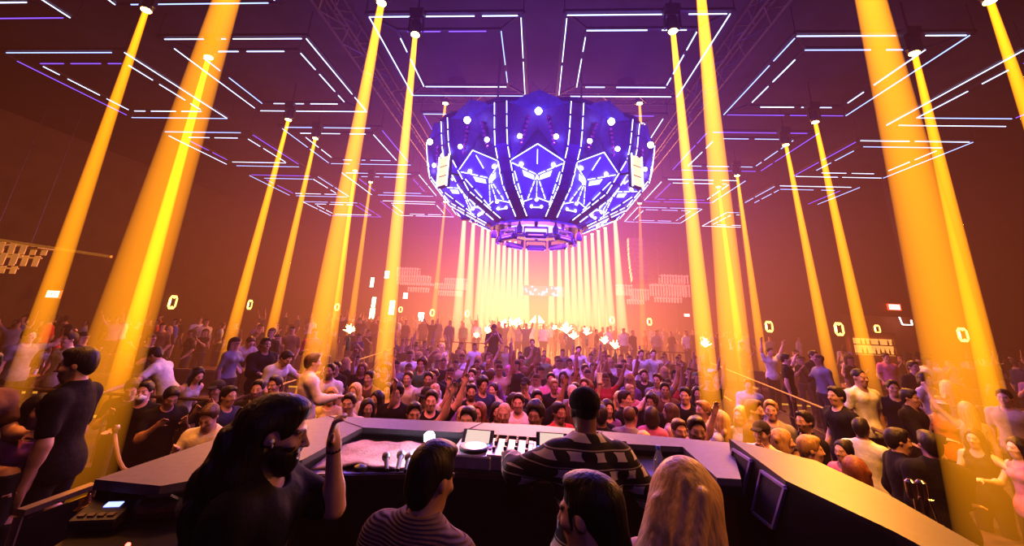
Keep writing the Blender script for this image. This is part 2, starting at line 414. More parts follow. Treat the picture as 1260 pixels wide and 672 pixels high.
    for s in (-1,1):
        rs = MB()
        for v0, v1 in ((.0,.1),(.105,.2),(.205,.325),(.33,.42),(.43,.52),(.53,.62),(.625,.685),(.69,.77),(.78,.88),(.885,.985)):
            rs.bar(RP(v0, s*.155, .045), RP(v1-.012, s*.155, .045), .018, .018)
        rs.build('led_strip', cl_w, ro)
# rim, bottom ring, inner drum
def ring(name, rows, m, n=12, ph=15):
    mb = MB(); vs = []; fs = []
    for r, z in rows:
        for i in range(n):
            a = math.radians(360/n*i+ph)-PI/2; vs.append((r*math.cos(a), r*math.sin(a), z))
    k = len(rows)
    for j in range(k):
        for i in range(n): i2 = (i+1)%n; j2 = (j+1)%k; fs.append((j*n+i, j*n+i2, j2*n+i2, j2*n+i))
    return mb.add(vs, fs).build(name, m, chand)
ring('upper_rim', [(3.5,4.89),(3.5,5.0),(2.8,5.0),(2.8,4.89)], rib_m)
ring('lower_rim', [(1.42,2.46),(1.42,2.58),(1.0,2.58),(1.0,2.46)], rib_m)
ring('inner_drum', [(1.05,2.5),(1.05,2.75),(2.4,4.9),(2.3,4.9),(1.0,2.75),(.95,2.5)], mesh_m)
MB().lathe([(.62,2.62),(.98,2.62),(.98,2.7),(.62,2.7)], n=24).build('light_disc', glow('disc_glow', (.55,.5,1.0), 1.6), chand)
hb = MB()
for k in range(6):
    a = PI/3*k; hb.tube((2.3*math.cos(a),2.3*math.sin(a),5.0),(2.3*math.cos(a),2.3*math.sin(a),CEIL-CAM_Z),.03,6)
    hb.bar((2.9*math.cos(a),2.9*math.sin(a),5.0),(-2.9*math.cos(a),-2.9*math.sin(a),5.15),.12,.1)
hb.build('suspension_frame', truss_m, chand)
# bright strobe panels on the flanks of the chandelier
stro = glow('strobe_face', (1.0,.48,.22), 2.0)
for s, nm in ((-1,'left'),(1,'right')):
    px_ = 546 if s < 0 else 783
    c = atY(px_,211,CH_D-2.55); t = empty('strobe_panel', c, s*math.radians(38), 'tall warm white strobe panel on the %s flank of the chandelier' % nm, 'strobe light', 'strobe panels')
    MB().cbox((0,.05,0),(.40,.12,.82),.03).build('housing', head_m, t)
    fm = MB()
    for k in range(3): fm.box((0,-.02,-.26+.26*k),(.32,.03,.22))
    fm.build('strobe_face', stro, t)
    eb = MB()
    for x in (-.19,.19): eb.box((x,-.03,0),(.025,.03,.84))
    eb.build('led_edge', cl_w, t)
    MB().tube((0,.12,0),(-s*.35*0,.75,.1),.03,6).build('bracket', BLACK, t)
# moving heads hanging under the chandelier
vi_m = mat('violet_fixture', (.05,.025,.16), .4, .3)
LR = [(-90,'nearest the booth'),(-42,'second clockwise from the nearest'),(0,'on the right side'),(48,'at the far right'),(90,'farthest from the booth'),(132,'at the far left'),(180,'on the left side'),(222,'second anticlockwise from the nearest')]
for a, nm in LR:
    a = math.radians(a); p = CH+Vector((1.02*math.cos(a), 1.02*math.sin(a), 2.44))
    t = empty('hanging_light', p, a+PI/2, 'violet lit bar fixture under the chandelier ring, %s' % nm, 'stage light', 'fixtures under the chandelier')
    MB().cbox((0,0,-.30),(.60,.2,.17),.04).build('lamp_head', vi_m, t)
    y = MB(); y.box((-.32,0,-.2),(.035,.1,.26)); y.box((.32,0,-.2),(.035,.1,.26)); y.box((0,0,-.08),(.66,.12,.04)); y.tube((0,0,-.06),(0,0,.05),.05,8); y.build('yoke', vi_m, t)
    MB().box((0,-.105,-.30),(.42,.012,.03)).build('lens_slot', glow('slot_pink', (1.0,.25,.55), 1.2), t)
for a in (-66,-18,25,200,155,250):
    a_ = math.radians(a); p = CH+Vector((1.30*math.cos(a_), 1.30*math.sin(a_), 2.44))
    t = empty('hanging_spot', p, a_, 'small round spotlight under the chandelier ring between two bar fixtures', 'stage light', 'small spots under the chandelier')
    MB().lathe([(.05,-.30),(.085,-.29),(.085,-.12),(.04,-.06),(.02,.02)], n=12).build('can', vi_m, t, True)
for x, y_, nm in ((586,271,'left'),(733,271,'right'),(573,268,'outer left'),(752,268,'outer right')):
    p = atY(x, y_, CH_D); t = empty('hanging_spot', p+Vector((0,0,.12)), 0, 'dark spotlight clipped to the lower %s edge of the chandelier' % nm, 'stage light', 'edge spots of the chandelier')
    MB().cbox((0,0,-.12),(.30,.22,.16),.04).build('can', vi_m, t); MB().tube((0,0,-.05),(0,0,.12),.02,6).build('clamp', vi_m, t)
# ---------------------------------------------------------------- glowing wall emblems
emb_m = glow('emblem_glow', (1.0,.62,.14), 2.6)
emb_h = glow('emblem_hot', (1.0,.8,.5), 6.0)
def emblem(p, rz, h, label):
    t = empty('wall_emblem', p, rz, label, 'wall light', 'glowing wall emblems')
    n = 8; a = h*.34; b = h*.5
    def loop(k, y): return [(-a*k*.55,y,b*k),(a*k*.55,y,b*k),(a*k,y,b*k*.55),(a*k,y,-b*k*.55),(a*k*.55,y,-b*k),(-a*k*.55,y,-b*k),(-a*k,y,-b*k*.55),(-a*k,y,b*k*.55)]
    o, i = loop(1,-.05), loop(.66,-.05)
    # bow shaped centre: the inner edge is pinched at the middle of each end
    i[0] = (-a*.56,-.05,b*.72); i[1] = (a*.56,-.05,b*.72); i[4] = (a*.56,-.05,-b*.72); i[5] = (-a*.56,-.05,-b*.72)
    i[2] = (a*.52,-.05,b*.3); i[3] = (a*.52,-.05,-b*.3); i[6] = (-a*.52,-.05,-b*.3); i[7] = (-a*.52,-.05,b*.3)
    mid_t = (0,-.05,b*.52); mid_b = (0,-.05,-b*.52)
    r = MB(); vs = o+i+[mid_t, mid_b]+[(q[0],0,q[2]) for q in o]
    r.add(vs, [(0,8,16,9,1),(1,9,10,2),(2,10,11,3),(3,11,12,4),(4,12,17,13,5),(5,13,14,6),(6,14,15,7),(7,15,8,0)]+[(k,(k+1)%8,18+(k+1)%8,18+k) for k in range(8)])
    r.build('glowing_ring', emb_m, t)
    MB().prism([(q[0]*.9, q[2]*.9) for q in o], 0, .02).build('back_plate', BLACK, t).rotation_euler = (PI/2,0,0)
    s = MB()
    s.box((-a*.8,-.06,0),(a*.22,.02,b*.7)); s.build('bright_bar', emb_h, t)
def on_left(x, y): return atX(x, y, XL+.06)
EMB = [(212,372,'L',.78,'glowing oval wall emblem nearest the booth on the left wall'),(307,375,'L',.70,'glowing oval wall emblem behind the tall left table beam'),(415,378,35.2,.62,'glowing oval wall emblem beside the amber beam left of the chandelier'),
 (493,381,35.2,.5,'half lit oval wall emblem under the left slatted lamp'),(532,385,35.2,.6,'oval wall emblem under the first slim far beam'),(575,386,35.2,.55,'oval wall emblem at the left end of the far beam curtain'),
 (753,394,35.2,.6,'oval wall emblem at the right end of the far beam curtain'),(799,396,35.2,.6,'oval wall emblem under the right slatted lamp'),(946,402,20.4,.52,'oval wall emblem beside the slim beam over the right railing'),
 (1032,405,19.4,.58,'oval wall emblem between the two right table beams'),(1079,405,27.5,.52,'oval wall emblem in the reddish bar recess'),(1184,412,17.6,.55,'oval wall emblem behind the wide amber beam at right')]
for x, y, d, h, lb in EMB:
    if d == 'L': p = on_left(x, y); rz = PI/2
    else: p = atY(x, y, d); rz = 0
    emblem(p, rz, h, lb)
# wall pieces that carry the right emblems
wr = mat('wall_plum', (.06,.03,.03), .8, noise=.3, scale=1.5)
def wallbox(name, x0, x1, y0, y1, z0, z1, m): return struct(MB().box(((x0+x1)/2,(y0+y1)/2,(z0+z1)/2),(x1-x0,y1-y0,z1-z0)).build(name, m))
pa = atY(930,402,20.5); pb = atY(1056,402,19.5)
wallbox('wall_bar_side', pa.x, pb.x, 20.45, 20.75, 0, CEIL-.1, wr)
# recess with bar behind
wallbox('wall_recess', pb.x-1, XR, 28.0, 28.3, 0, CEIL-.1, mat('wall_rose', (.34,.12,.12), .8, noise=.15, scale=1))
pc = atY(1062,388,22.0); wallbox('wall_recess_header', pb.x+.01, XR, 22.0, 22.3, atY(1062,388,22).z, CEIL-.1, wr)
pd = atY(1136,410,17.7); wallbox('wall_bar_end', pd.x, XR, 17.75, 18.0, 0, CEIL-.1, wr)
struct(MB().box((0,35.35,CEIL/2),(24,.2,CEIL-.2)).build('wall_stage', mat('wall_stage_m', (.10,.05,.06), .8)))
# ---------------------------------------------------------------- exit signs
def font_mesh(txt, size, m, parent, loc, rot):
    cu = bpy.data.curves.new('lettering', 'FONT'); cu.body = txt; cu.size = size; cu.extrude = .004; cu.align_x = 'CENTER'; cu.align_y = 'CENTER'
    o = bpy.data.objects.new('lettering_tmp', cu); COL.objects.link(o)
    me = bpy.data.meshes.new_from_object(o.evaluated_get(bpy.context.evaluated_depsgraph_get())); bpy.data.objects.remove(o)
    me.materials.clear(); me.materials.append(m); ob = bpy.data.objects.new('lettering', me); COL.objects.link(ob); ob.parent = parent; ob.location = loc; ob.rotation_euler = rot
    return ob
red_m = glow('exit_red', (1.0,.05,.02), 2.2); wht_m = glow('exit_white', (1.0,.62,.5), 3.0)
def exit_sign(p, wd, label):
    t = empty('exit_sign', p, 0, label, 'exit sign', 'exit signs'); h = wd*.5
    MB().box((0,0,0),(wd,.06,h)).build('sign_box', red_m, t)
    MB().box((0,-.035,0),(wd*.82,.01,h*.78)).build('sign_panel', wht_m, t)
    font_mesh('EXIT', h*.72, red_m, t, (0,-.045,0), (PI/2,0,0))
    MB().box((0,.03,h*.5+.14),(wd*.5,.03,.28)).build('hanger', BLACK, t)
exit_sign(atX(66,362,-20.8), .68, 'lit red and white EXIT sign on the left behind the beam')
exit_sign(atY(1100,378,21.7), .62, 'lit red and white EXIT sign above the bar recess at right')
exit_sign(atY(845,388,34.9), .5, 'small lit EXIT sign far back, right of the slatted lamps')
# ---------------------------------------------------------------- tiered slatted lamps
def slat_lamp(p, tiers, label, sw=.16, glowc=(.9,.45,.30), es=.18):
    t = empty('slatted_lamp', p, 0, label, 'hanging lamp', 'tiered slatted lamps')
    m = mat('lamp_slat_%d' % int(es*100), (.75,.55,.42), .5, emit=glowc, es=es)
    for (x0, x1, z0, z1) in tiers:
        n = max(3, int((x1-x0)/sw)); b = MB()
        for k in range(n):
            x = x0+(x1-x0)*(k+.5)/n
            b.box((x,-.3,(z0+z1)/2),(sw*.55,.03,(z1-z0)*(.94+.06*(k % 2)))); b.box((x,.3,(z0+z1)/2),(sw*.55,.03,(z1-z0)))
        for y in (-.27,.27): b.box(((x0+x1)/2,y,z1-.08),(x1-x0,.03,.05))
        b.build('slat_tier', m, t)
    xs = [a for q in tiers for a in q[:2]]; zs = [a for q in tiers for a in q[2:]]
    h = MB(); 
    for x in (min(xs)*.6, max(xs)*.6): h.tube((x,0,max(zs)-.1),(x,0,CEIL-p[2]),.015,5)
    h.box((0,0,max(zs)-.15),(max(xs)-min(xs),.5,.04)); h.build('hanging_frame', truss_m, t)
def tiers_px(Y, cx, cy, rects):
    c = atY(cx, cy, Y); out = []
    for x0, y0, x1, y1 in rects:
        a, b = atY(x0, y0, Y), atY(x1, y1, Y); out.append((a.x-c.x, b.x-c.x, min(a.z,b.z)-c.z, max(a.z,b.z)-c.z))
    return c, out
for Y, cx, cy, rc, lb, es in [
 (27,510,345,[(490,329,516,340),(490,338,529,348),(490,347,533,352),(503,353,527,360)],'slatted tiered lamp at the left of the far hall, higher one',.22),
 (29,556,354,[(548,342,574,351),(536,348,574,357),(540,357,568,365)],'slatted tiered lamp left of the far beam curtain, lower one',.22),
 (27,778,361,[(758,350,778,364),(776,355,798,370),(772,368,792,375)],'slatted tiered lamp right of the far beam curtain, smaller one',.22),
 (26,828,355,[(811,338,846,350),(800,349,848,366),(806,365,838,373)],'slatted tiered lamp at the right of the far hall, larger one',.24),
 (12.6,12,314,[(-30,298,47,313),(-30,311,36,327),(-30,325,8,336)],'amber tiered lamp at the far left edge under a long pipe',.30)]:
    c, tr = tiers_px(Y, cx, cy, rc); slat_lamp(c, tr, lb, .16 if Y > 20 else .4, (1.0,.38,.06) if Y < 20 else (.9,.4,.3), es)
a, b = atY(-22,292,12.3), atY(137,316,12.3)
tag(MB().tube(a, b, .045, 8).build('ceiling_pipe', mat('pipe_amber', (.5,.28,.1), .4, .3, emit=(1,.4,.05), es=.15), org=a), 'long thin amber lit pipe above the tiered lamp at far left', 'pipe')  # amber light on the pipe is put in as weak emission
# J-shaped line array speaker
p = atY(783,318,24); t = empty('line_array_speaker', p, 0, 'curved hanging line array speaker above the right slatted lamps', 'speaker')
zc = 0; ang = 0; q = Vector((0,0,1.1))
for k in range(10):
    R = Matrix.Rotation(-ang, 3, 'X'); MB().cbox(q, (.95,.5,.26), .03, R).build('speaker_box', mat('array_grey', (.30,.16,.2), .6), t); q = q+R @ Vector((0,0,-.28)); ang += math.radians(3.2)
MB().tube((0,0,1.2),(0,0,CEIL-p.z),.03,6).build('rigging', BLACK, t)
# ---------------------------------------------------------------- far stage with the lit gable and bright screens
hot = glow('screen_hot', (1.0,.72,.40), 5.0)
def lit_screen(rect, Y, label, cat='screen', m=None, name='lit_screen'):
    x0, y0, x1, y1 = rect; a, b = atY((x0+x1)/2, y1, Y), atY((x0+x1)/2, y0, Y); wd = abs(atY(x1,(y0+y1)/2,Y).x-atY(x0,(y0+y1)/2,Y).x)
    t = empty(name, a, 0, label, cat); h = (b-a).z
    MB().box((0,.05,h/2),(wd+.1,.08,h+.1)).build('frame', BLACK, t); n = max(1, int(h/.5)); f = MB()
    for k in range(n): f.box((0,-.01,h*(k+.5)/n),(wd*(1-.25*(k % 2)),.03,h/n*.9))
    f.build('glowing_face', m or hot, t)
for r, Y, lb in [((455,341,459,354),26,'small bright vertical screen, upper one at the left columns'),((454,365,460,393),26,'tall jagged bright screen below the small one at the left columns'),((473,333,478,343),25,'short bright screen inside the bright beam left of the chandelier'),
 ((478,369,484,388),25,'bright vertical screen right of the beam left of the chandelier'),((496,360,501,368),30,'little square lit panel under the left slatted lamp'),((514,384,521,396),30,'bright doorway panel behind the left crowd')]:
    lit_screen(r, Y, lb)
gab = MB(); Yg = 31
t = empty('lit_gable', atY(661,412,Yg), 0, 'bright white triangular gable on the far stage behind the crowd', 'stage decor'); c0 = t.location
for s in (-1,1):
    pts = [atY(661+s*2,388,Yg)-c0, atY(661+s*9.5,397,Yg)-c0, atY(661+s*2,397.5,Yg)-c0]; MB().add(pts+[q+Vector((0,.1,0)) for q in pts], [(0,1,2),(3,5,4),(0,3,4,1),(1,4,5,2)]).build('gable_half', hot, t)
    f = MB()
    for k in range(3): f.box((s*(.42-.03*k), 0, (atY(661,400+k*3.6,Yg)-c0).z), (.6-.1*k, .08, .08))
    f.build('lit_rail', glow('rail_glow', (1,.55,.22), 2.5), t)
MB().box((0,.1,(atY(661,385,Yg)-c0).z/2-.3),(.16,.12,(atY(661,385,Yg)-c0).z+.9)).build('centre_post', mat('post_plum', (.35,.10,.16), .6), t)
t = empty('led_drape', atY(668,358,32), 0, 'small screen of blue lights high above the far stage', 'screen')
d = MB(); dr = random.Random(4)
for k in range(26): d.ball((dr.uniform(-1.5,1.5),0,dr.uniform(-.35,.35)),.05,6,4)
d.build('blue_bulb', led_w, t); MB().box((0,.08,0),(3.4,.05,.8)).build('screen_panel', mat('drape_pink', (.5,.25,.4), .7), t)
# ---------------------------------------------------------------- raised tiers, rails, banquettes
plat_m = mat('tier_carpet', (.05,.028,.02), .85, noise=.4, scale=5)
rail_m = mat('rail_brass', (.14,.08,.035), .5, .5)
strip_m = glow('step_strip', (1.0,.46,.06), .55)
sofa_m = mat('banquette_leather', (.10,.045,.025), .5, noise=.3, scale=4, bump=.2)
def platform(name, poly, z): return struct(MB().prism(poly, 0, z).build(name, plat_m))
LTIER = .42; RTIER = .5; BTIER = .75
platform('floor_tier_left', [(XL,6.2),(-4.6,6.2),(-5.6,16.5),(XL,16.5)], LTIER)
platform('floor_tier_right', [(4.75,5.6),(XR,5.6),(XR,17.0),(6.6,17.0)], RTIER)
platform('floor_tier_back', [(-13,16.6),(13,17.1),(13,35.2),(-13,35.2)], BTIER)
def railing(a, b, z, label, n=5):
    a, b = Vector((*a, z)), Vector((*b, z)); t = empty('tier_railing', a, 0, label, 'railing', 'tier railings'); d = b-a
    m = MB(); m.tube((0,0,.95), d+Vector((0,0,.95)), .022, 6); m.build('top_rail', rail_m, t)
    m = MB(); m.tube((0,0,.5), d+Vector((0,0,.5)), .012, 5); m.build('lower_rail', rail_m, t)
    for k in range(n): MB().tube(d*(k/(n-1)), d*(k/(n-1))+Vector((0,0,.95)), .02, 6).build('post', rail_m, t)
    ns = max(2, int(d.length/1.3))
    for k in range(ns):
        if k % 3 != 2: MB().bar(d*(k/ns)+Vector((0,0,.03)), d*((k+.7)/ns)+Vector((0,0,.03)), .035, .035).build('light_strip', strip_m, t)
railing((-4.75,6.4),(-5.7,16.3),LTIER,'brass railing along the edge of the left tier')
railing((4.95,5.9),(6.75,16.8),RTIER,'brass railing along the edge of the right tier',7)
railing((-9.5,6.4),(-4.9,6.4),LTIER,'brass railing across the front of the left tier',6)
railing((7.2,11.2),(13.5,11.0),RTIER,'brass railing behind the right side tables',6)
railing((-5.4,16.8),(-1.6,16.8),BTIER,'short brass railing at the left of the back tier',4)
railing((2.2,17.2),(6.2,17.2),BTIER,'short brass railing at the right of the back tier',4)
def banquette(c, ln, rz, z, label):
    t = empty('banquette', (*c, z), rz, label, 'sofa', 'banquettes')
    MB().cbox((0,0,.24),(ln,.62,.40),.05).build('seat', sofa_m, t)
    b = MB(); n = max(3, int(ln/.5))
    for k in range(n): b.cbox((ln*((k+.5)/n-.5),.36,.55),(ln/n*.98,.16,.72),.04)
    b.build('backrest', sofa_m, t); MB().box((0,-.28,.03),(ln,.03,.05)).build('light_strip', strip_m, t)
BANQ = [((-7.6,9.0),3.6,.15,LTIER,'dark leather banquette on the left tier, nearest row'),((-8.6,12.8),3.8,.1,LTIER,'dark leather banquette on the left tier, second row'),((-12.5,10.4),3.5,.3,LTIER,'dark leather banquette beside the left wall'),
 ((9.0,9.7),3.2,-.2,RTIER,'dark leather banquette on the right tier, nearest row'),((9.2,14.2),4.0,-.1,RTIER,'dark leather banquette on the right tier, second row'),((12.9,8.4),3.0,-.35,RTIER,'dark leather banquette beside the right wall')]
for q in BANQ: banquette(*q)
def cocktail_table(c, z, label):
    t = empty('cocktail_table', (*c, z), 0, label, 'table', 'low cocktail tables')
    MB().lathe([(.36,.60),(.38,.61),(.38,.64),(.36,.65)], n=20).build('table_top', mat('table_top', (.25,.13,.05), .2), t, True)
    MB().tube((0,0,.03),(0,0,.6),.035,8).build('stem', rail_m, t); MB().lathe([(.24,0),(.24,.02),(.05,.05)], n=16).build('base', BLACK, t, True)
    return t
TABLES = [((-7.2,7.6),LTIER,'round cocktail table before the nearest left banquette'),((-8.4,11.2),LTIER,'round cocktail table before the second left banquette'),((-11.8,8.9),LTIER,'round cocktail table near the left wall'),((8.5,8.3),RTIER,'round cocktail table before the nearest right banquette'),((8.9,12.7),RTIER,'round cocktail table before the second right banquette'),((5.9,4.4),0,'round cocktail table crowded with bottles at far right')]
glass_m = None
for q in TABLES: cocktail_table(*q)
bot_a = mat('bottle_amber', (.30,.11,.02), .1, spec=.8); bot_g = mat('bottle_green', (.03,.12,.05), .1, spec=.8); bot_w = mat('bottle_pale', (.55,.5,.42), .12, spec=.8); ice_m = mat('ice_bucket', (.7,.6,.5), .25, .9); cup_m = mat('cup_white', (.85,.8,.75), .4)
def bottle(p, m, label, group, h=.3):
    t = empty('liquor_bottle', p, 0, label, 'bottle', group); k = h/.3
    MB().lathe([(.034*k,0),(.038*k,.01*k),(.038*k,.17*k),(.014*k,.22*k),(.013*k,.28*k)], n=10).build('glass_body', m, t, True); MB().lathe([(.016*k,.275*k),(.016*k,.3*k)], n=8).build('cap', rail_m, t)
def tumbler(p, label, group):
    tag(MB().lathe([(.028,0),(.036,.11),(.032,.11),(.026,.012)], n=10).build('drinking_glass', cup_m, None, True, org=(0,0,0)), label, 'glass', group).location = p
def bucket(p, label, group):
    t = empty('ice_bucket', p, 0, label, 'ice bucket', group)
    MB().lathe([(.09,0),(.13,.22),(.14,.23),(.125,.22),(.085,.02)], n=16).build('pail', ice_m, t, True)
    MB().tube((.02,0,.06),(.06,.02,.36),.034,8,.012).build('bottle_neck', bot_g, t)
rt = random.Random(11)
for (c, z, lb) in TABLES:
    short = lb.split('before ')[-1].replace('round cocktail table ', '')
    short = short if short.startswith('the ') else 'the table '+short
    for k in range(3): bottle((c[0]+rt.uniform(-.26,.26), c[1]+rt.uniform(-.26,.26), z+.65), [bot_a,bot_g,bot_w][k], ['amber','green','pale'][k]+' liquor bottle on the cocktail table by '+short, 'bottles on cocktail tables')
    bucket((c[0]+rt.uniform(-.05,.05), c[1]+rt.uniform(-.05,.05), z+.65), 'metal ice bucket on the cocktail table by '+short, 'ice buckets')
    for k in range(4): tumbler((c[0]+.30*math.cos(k*1.6+.4), c[1]+.30*math.sin(k*1.6+.4), z+.65), 'white tumbler on the cocktail table by '+short, 'tumblers by '+short)
# bar with bottles in the recess
pb1 = atY(1076,407,27.4)
t = empty('back_bar_shelf', (pb1.x,27.6,0), 0, 'lit back bar shelf with bottles in the reddish recess', 'bar shelf')
zb = atY(1076,409,27.4).z; zs = [zb, zb-.75, zb-1.3]
s = MB()
for z in zs: s.box((0,0,z-.03),(2.6,.35,.05))
s.box((-1.3,.1,zb/2),(.06,.2,zb)); s.box((1.3,.1,zb/2),(.06,.2,zb)); s.build('shelf_board', mat('shelf_wood', (.2,.09,.05), .5), t)
MB().box((0,.19,zb-.9),(2.5,.02,1.0)).build('back_glow', glow('bar_glow', (1,.42,.10), .8), t)
for k in range(9):
    for j, z in enumerate(zs):
        if rt.random() < .25: continue
        bottle((pb1.x-1.1+.27*k, 27.55, z), rt.choice([bot_a,bot_w,bot_w]), '%s bottle from the left on the %s back bar shelf' % (ORD[k+1], ['top','middle','bottom'][j]), 'bottles on the back bar', .34)
t = empty('wall_neon', atY(1113,396,27.3), 0, 'white angular L-shaped neon line on the reddish recess wall', 'neon sign')
n = MB(); n.tube((-.28,0,.42),(-.16,0,-.18),.035,6); n.tube((-.16,0,-.18),(.42,0,-.18),.03,6); n.tube((.42,0,-.18),(.42,0,.12),.04,6); n.build('neon_tube', glow('neon_white', (1,.8,.7), 4), t)
# ---------------------------------------------------------------- DJ booth
PZ = .60; ZLg = 1.87; ZD = 1.79
def onplane(x, y, p, n):
    d = Vector(ray(x, y)); o = Vector(CAMP); return o+d*((Vector(p)-o).dot(n)/d.dot(n))
struct(MB().prism([(-4.2,-3.4),(3.0,-3.4),(3.0,2.6),(2.2,3.15),(-2.2,3.15),(-4.2,2.4)], 0, PZ).build('floor_booth_platform', mat('stage_black', (.02,.017,.018), .6, noise=.4, scale=4)))
ledge_m = mat('ledge_grey', (.120,.102,.108), .5, .0, noise=.12, scale=18, spec=.3)
seam_m = mat('ledge_seam', (.01,.01,.01), .8)
booth_m = mat('booth_black', (.012,.011,.013), .38, noise=.3, scale=3)
desk_m = mat('desk_black', (.02,.018,.022), .3, noise=.3, scale=5)
booth = empty('dj_booth', (0,3.2,PZ), 0, 'black DJ booth with a wide grey ledge facing the crowd', 'DJ booth')
BO = Vector(booth.location)
def L2(pts, z): return [tuple(a-b for a, b in zip(atZ(x, y, z)[:2], BO[:2])) for x, y in pts]
outer = [(117,590),(300,529),(405,512),(660,523),(899,545)]
inner = [(912,590),(882,588),(840,550),(767,546),(600,534),(446,526),(372,566),(300,580),(198,598)]
def split_ledge(name, po, z0, z1):
    return MB().prism(L2(po, z1), z0-PZ, z1-PZ).build(name, ledge_m, booth)
split_ledge('ledge_top', outer+inner, ZLg-.05, ZLg)
for a, b in (((405,512),(446,526)),((594,520),(566,533)),((741,530),(738,545)),((300,529),(300,580))):
    p, q = atZ(*a, ZLg+.002), atZ(*b, ZLg+.002); MB().bar(p-BO, q-BO, .006, .003).build('ledge_seam', seam_m, booth)
fw = MB(); po = [Vector((*p, 0)) for p in L2(outer, ZLg)]
for a, b in zip(po[:-1], po[1:]):
    n = Vector((-(b-a).y, (b-a).x, 0)).normalized()*-.03
    fw.quad(a+n+Vector((0,0,-PZ)), b+n+Vector((0,0,-PZ)), b+n+Vector((0,0,ZLg-.05-PZ)), a+n+Vector((0,0,ZLg-.05-PZ)))
    fw.quad(a+n*4+Vector((0,0,ZLg-.05-PZ)), b+n*4+Vector((0,0,ZLg-.05-PZ)), b+n*4+Vector((0,0,-PZ)), a+n*4+Vector((0,0,-PZ)))
fw.build('front_wall', booth_m, booth)
iw = MB(); pi_ = [Vector((*p, 0)) for p in L2(inner, ZLg)]
for a, b in zip(pi_[:-1], pi_[1:]): iw.quad(a+Vector((0,0,ZD-PZ-.02)), b+Vector((0,0,ZD-PZ-.02)), b+Vector((0,0,ZLg-PZ-.04)), a+Vector((0,0,ZLg-PZ-.04)))
iw.build('inner_wall', booth_m, booth)
dk = L2([(340,592),(372,584),(567,580),(690,588),(753,595),(870,607)], ZD)+[tuple(p[:2]) for p in pi_[1:7]]
dkm = MB().prism([(x, y) for x, y in dk], ZD-PZ-.06, ZD-PZ).build('desk_top', desk_m, booth)
ff = MB(); fl_ = [Vector((*p, 0)) for p in L2([(200,606),(340,592),(372,584),(567,580),(690,588),(753,595),(870,607)], ZD)]
for a, b in zip(fl_[:-1], fl_[1:]): ff.quad(a+Vector((0,.03,0)), b+Vector((0,.03,0)), b+Vector((0,.03,ZD-PZ-.03)), a+Vector((0,.03,ZD-PZ-.03)))
ff.build('fascia', booth_m, booth)
ef = MB(); 
for a, b in zip(fl_[1:-1], fl_[2:]): ef.bar(a+Vector((0,-.008,ZD-PZ-.02)), b+Vector((0,-.008,ZD-PZ-.02)), .008, .03)
ef.build('desk_edge', mat('edge_metal', (.12,.10,.10), .3, .8), booth)
hw_ = MB()
for x, y in ((598,588),(654,594),(663,594)):
    p = atZ(x, y, ZD-.06)-BO; hw_.box((p.x,p.y-.02,p.z-.02),(.022,.012,.035))
hw_.build('latch', mat('latch_metal', (.3,.2,.2), .3, .8), booth)
# left continuation of the ledge: low black side with glossy glass panel and rail
pa_, pb_ = atZ(26,627,1.68), atZ(117,594,1.68)
t = empty('booth_side_rail', (pa_.x,pa_.y,PZ), 0, 'metal topped dark glass rail at the left end of the booth', 'railing'); d = pb_-pa_; d.z = 0; h = 1.68-PZ
MB().bar((0,0,h-.015), d+Vector((0,0,h-.015)), .06, .03).build('top_rail', mat('rail_steel', (.45,.36,.34), .3, .9), t)
MB().bar((0,0,h/2-.03), d+Vector((0,0,h/2-.03)), .015, h-.06).build('glass_panel', mat('dark_glass', (.02,.015,.015), .08, spec=.7), t)
MB().tube((0,0,0),(0,0,h-.03),.02,8).build('post', mat('rail_steel'), t); MB().tube(d,d+Vector((0,0,h-.03)),.02,8).build('post', mat('rail_steel'), t)
# right monitor cabinet
ZM = 1.97
cab = empty('monitor_cabinet', atZ(966,591,ZM), 0, 'big black angled monitor cabinet with two framed grilles at the right of the booth', 'speaker cabinet'); CO = Vector(cab.location); cab.location.z = PZ; CO.z = PZ
def LC(pts, z): return [((atZ(x,y,z)-CO).x, (atZ(x,y,z)-CO).y) for x, y in pts]
cp = [(897,540),(1004,567),(1090,607),(1205,672),(1290,730),(1170,692),(1100,654),(966,591)]
poly = LC(cp, ZM)
MB().prism(poly, 0, ZM-.03-PZ).build('body', booth_m, cab)
MB().prism(poly, ZM-.03-PZ, ZM-PZ).build('top_board', mat('cabinet_top', (.024,.019,.018), .42, noise=.2, scale=15), cab)
A_, B_ = atZ(897,540,ZM), atZ(966,591,ZM); nrm = Vector((-(B_-A_).y, (B_-A_).x, 0)).normalized()
if nrm.dot(Vector(CAMP)-A_) < 0: nrm = -nrm
gr_m = mat('grille_mesh', (.04,.034,.045), .6, noise=.7, scale=120); gf_m = mat('grille_frame', (.42,.32,.55), .35, .2)
for q in ([(902,553),(924,567),(913,609),(891,597)], [(937,580),(966,600),(951,650),(926,630)]):
    pts = [onplane(x, y, A_+nrm*.012, nrm)-CO for x, y in q]
    g = MB().quad(*pts).build('grille', gr_m, cab)
    f = MB()
    for i in range(4): f.bar(pts[i], pts[(i+1)%4], .018, .018)
    f.build('grille_frame', gf_m, g)
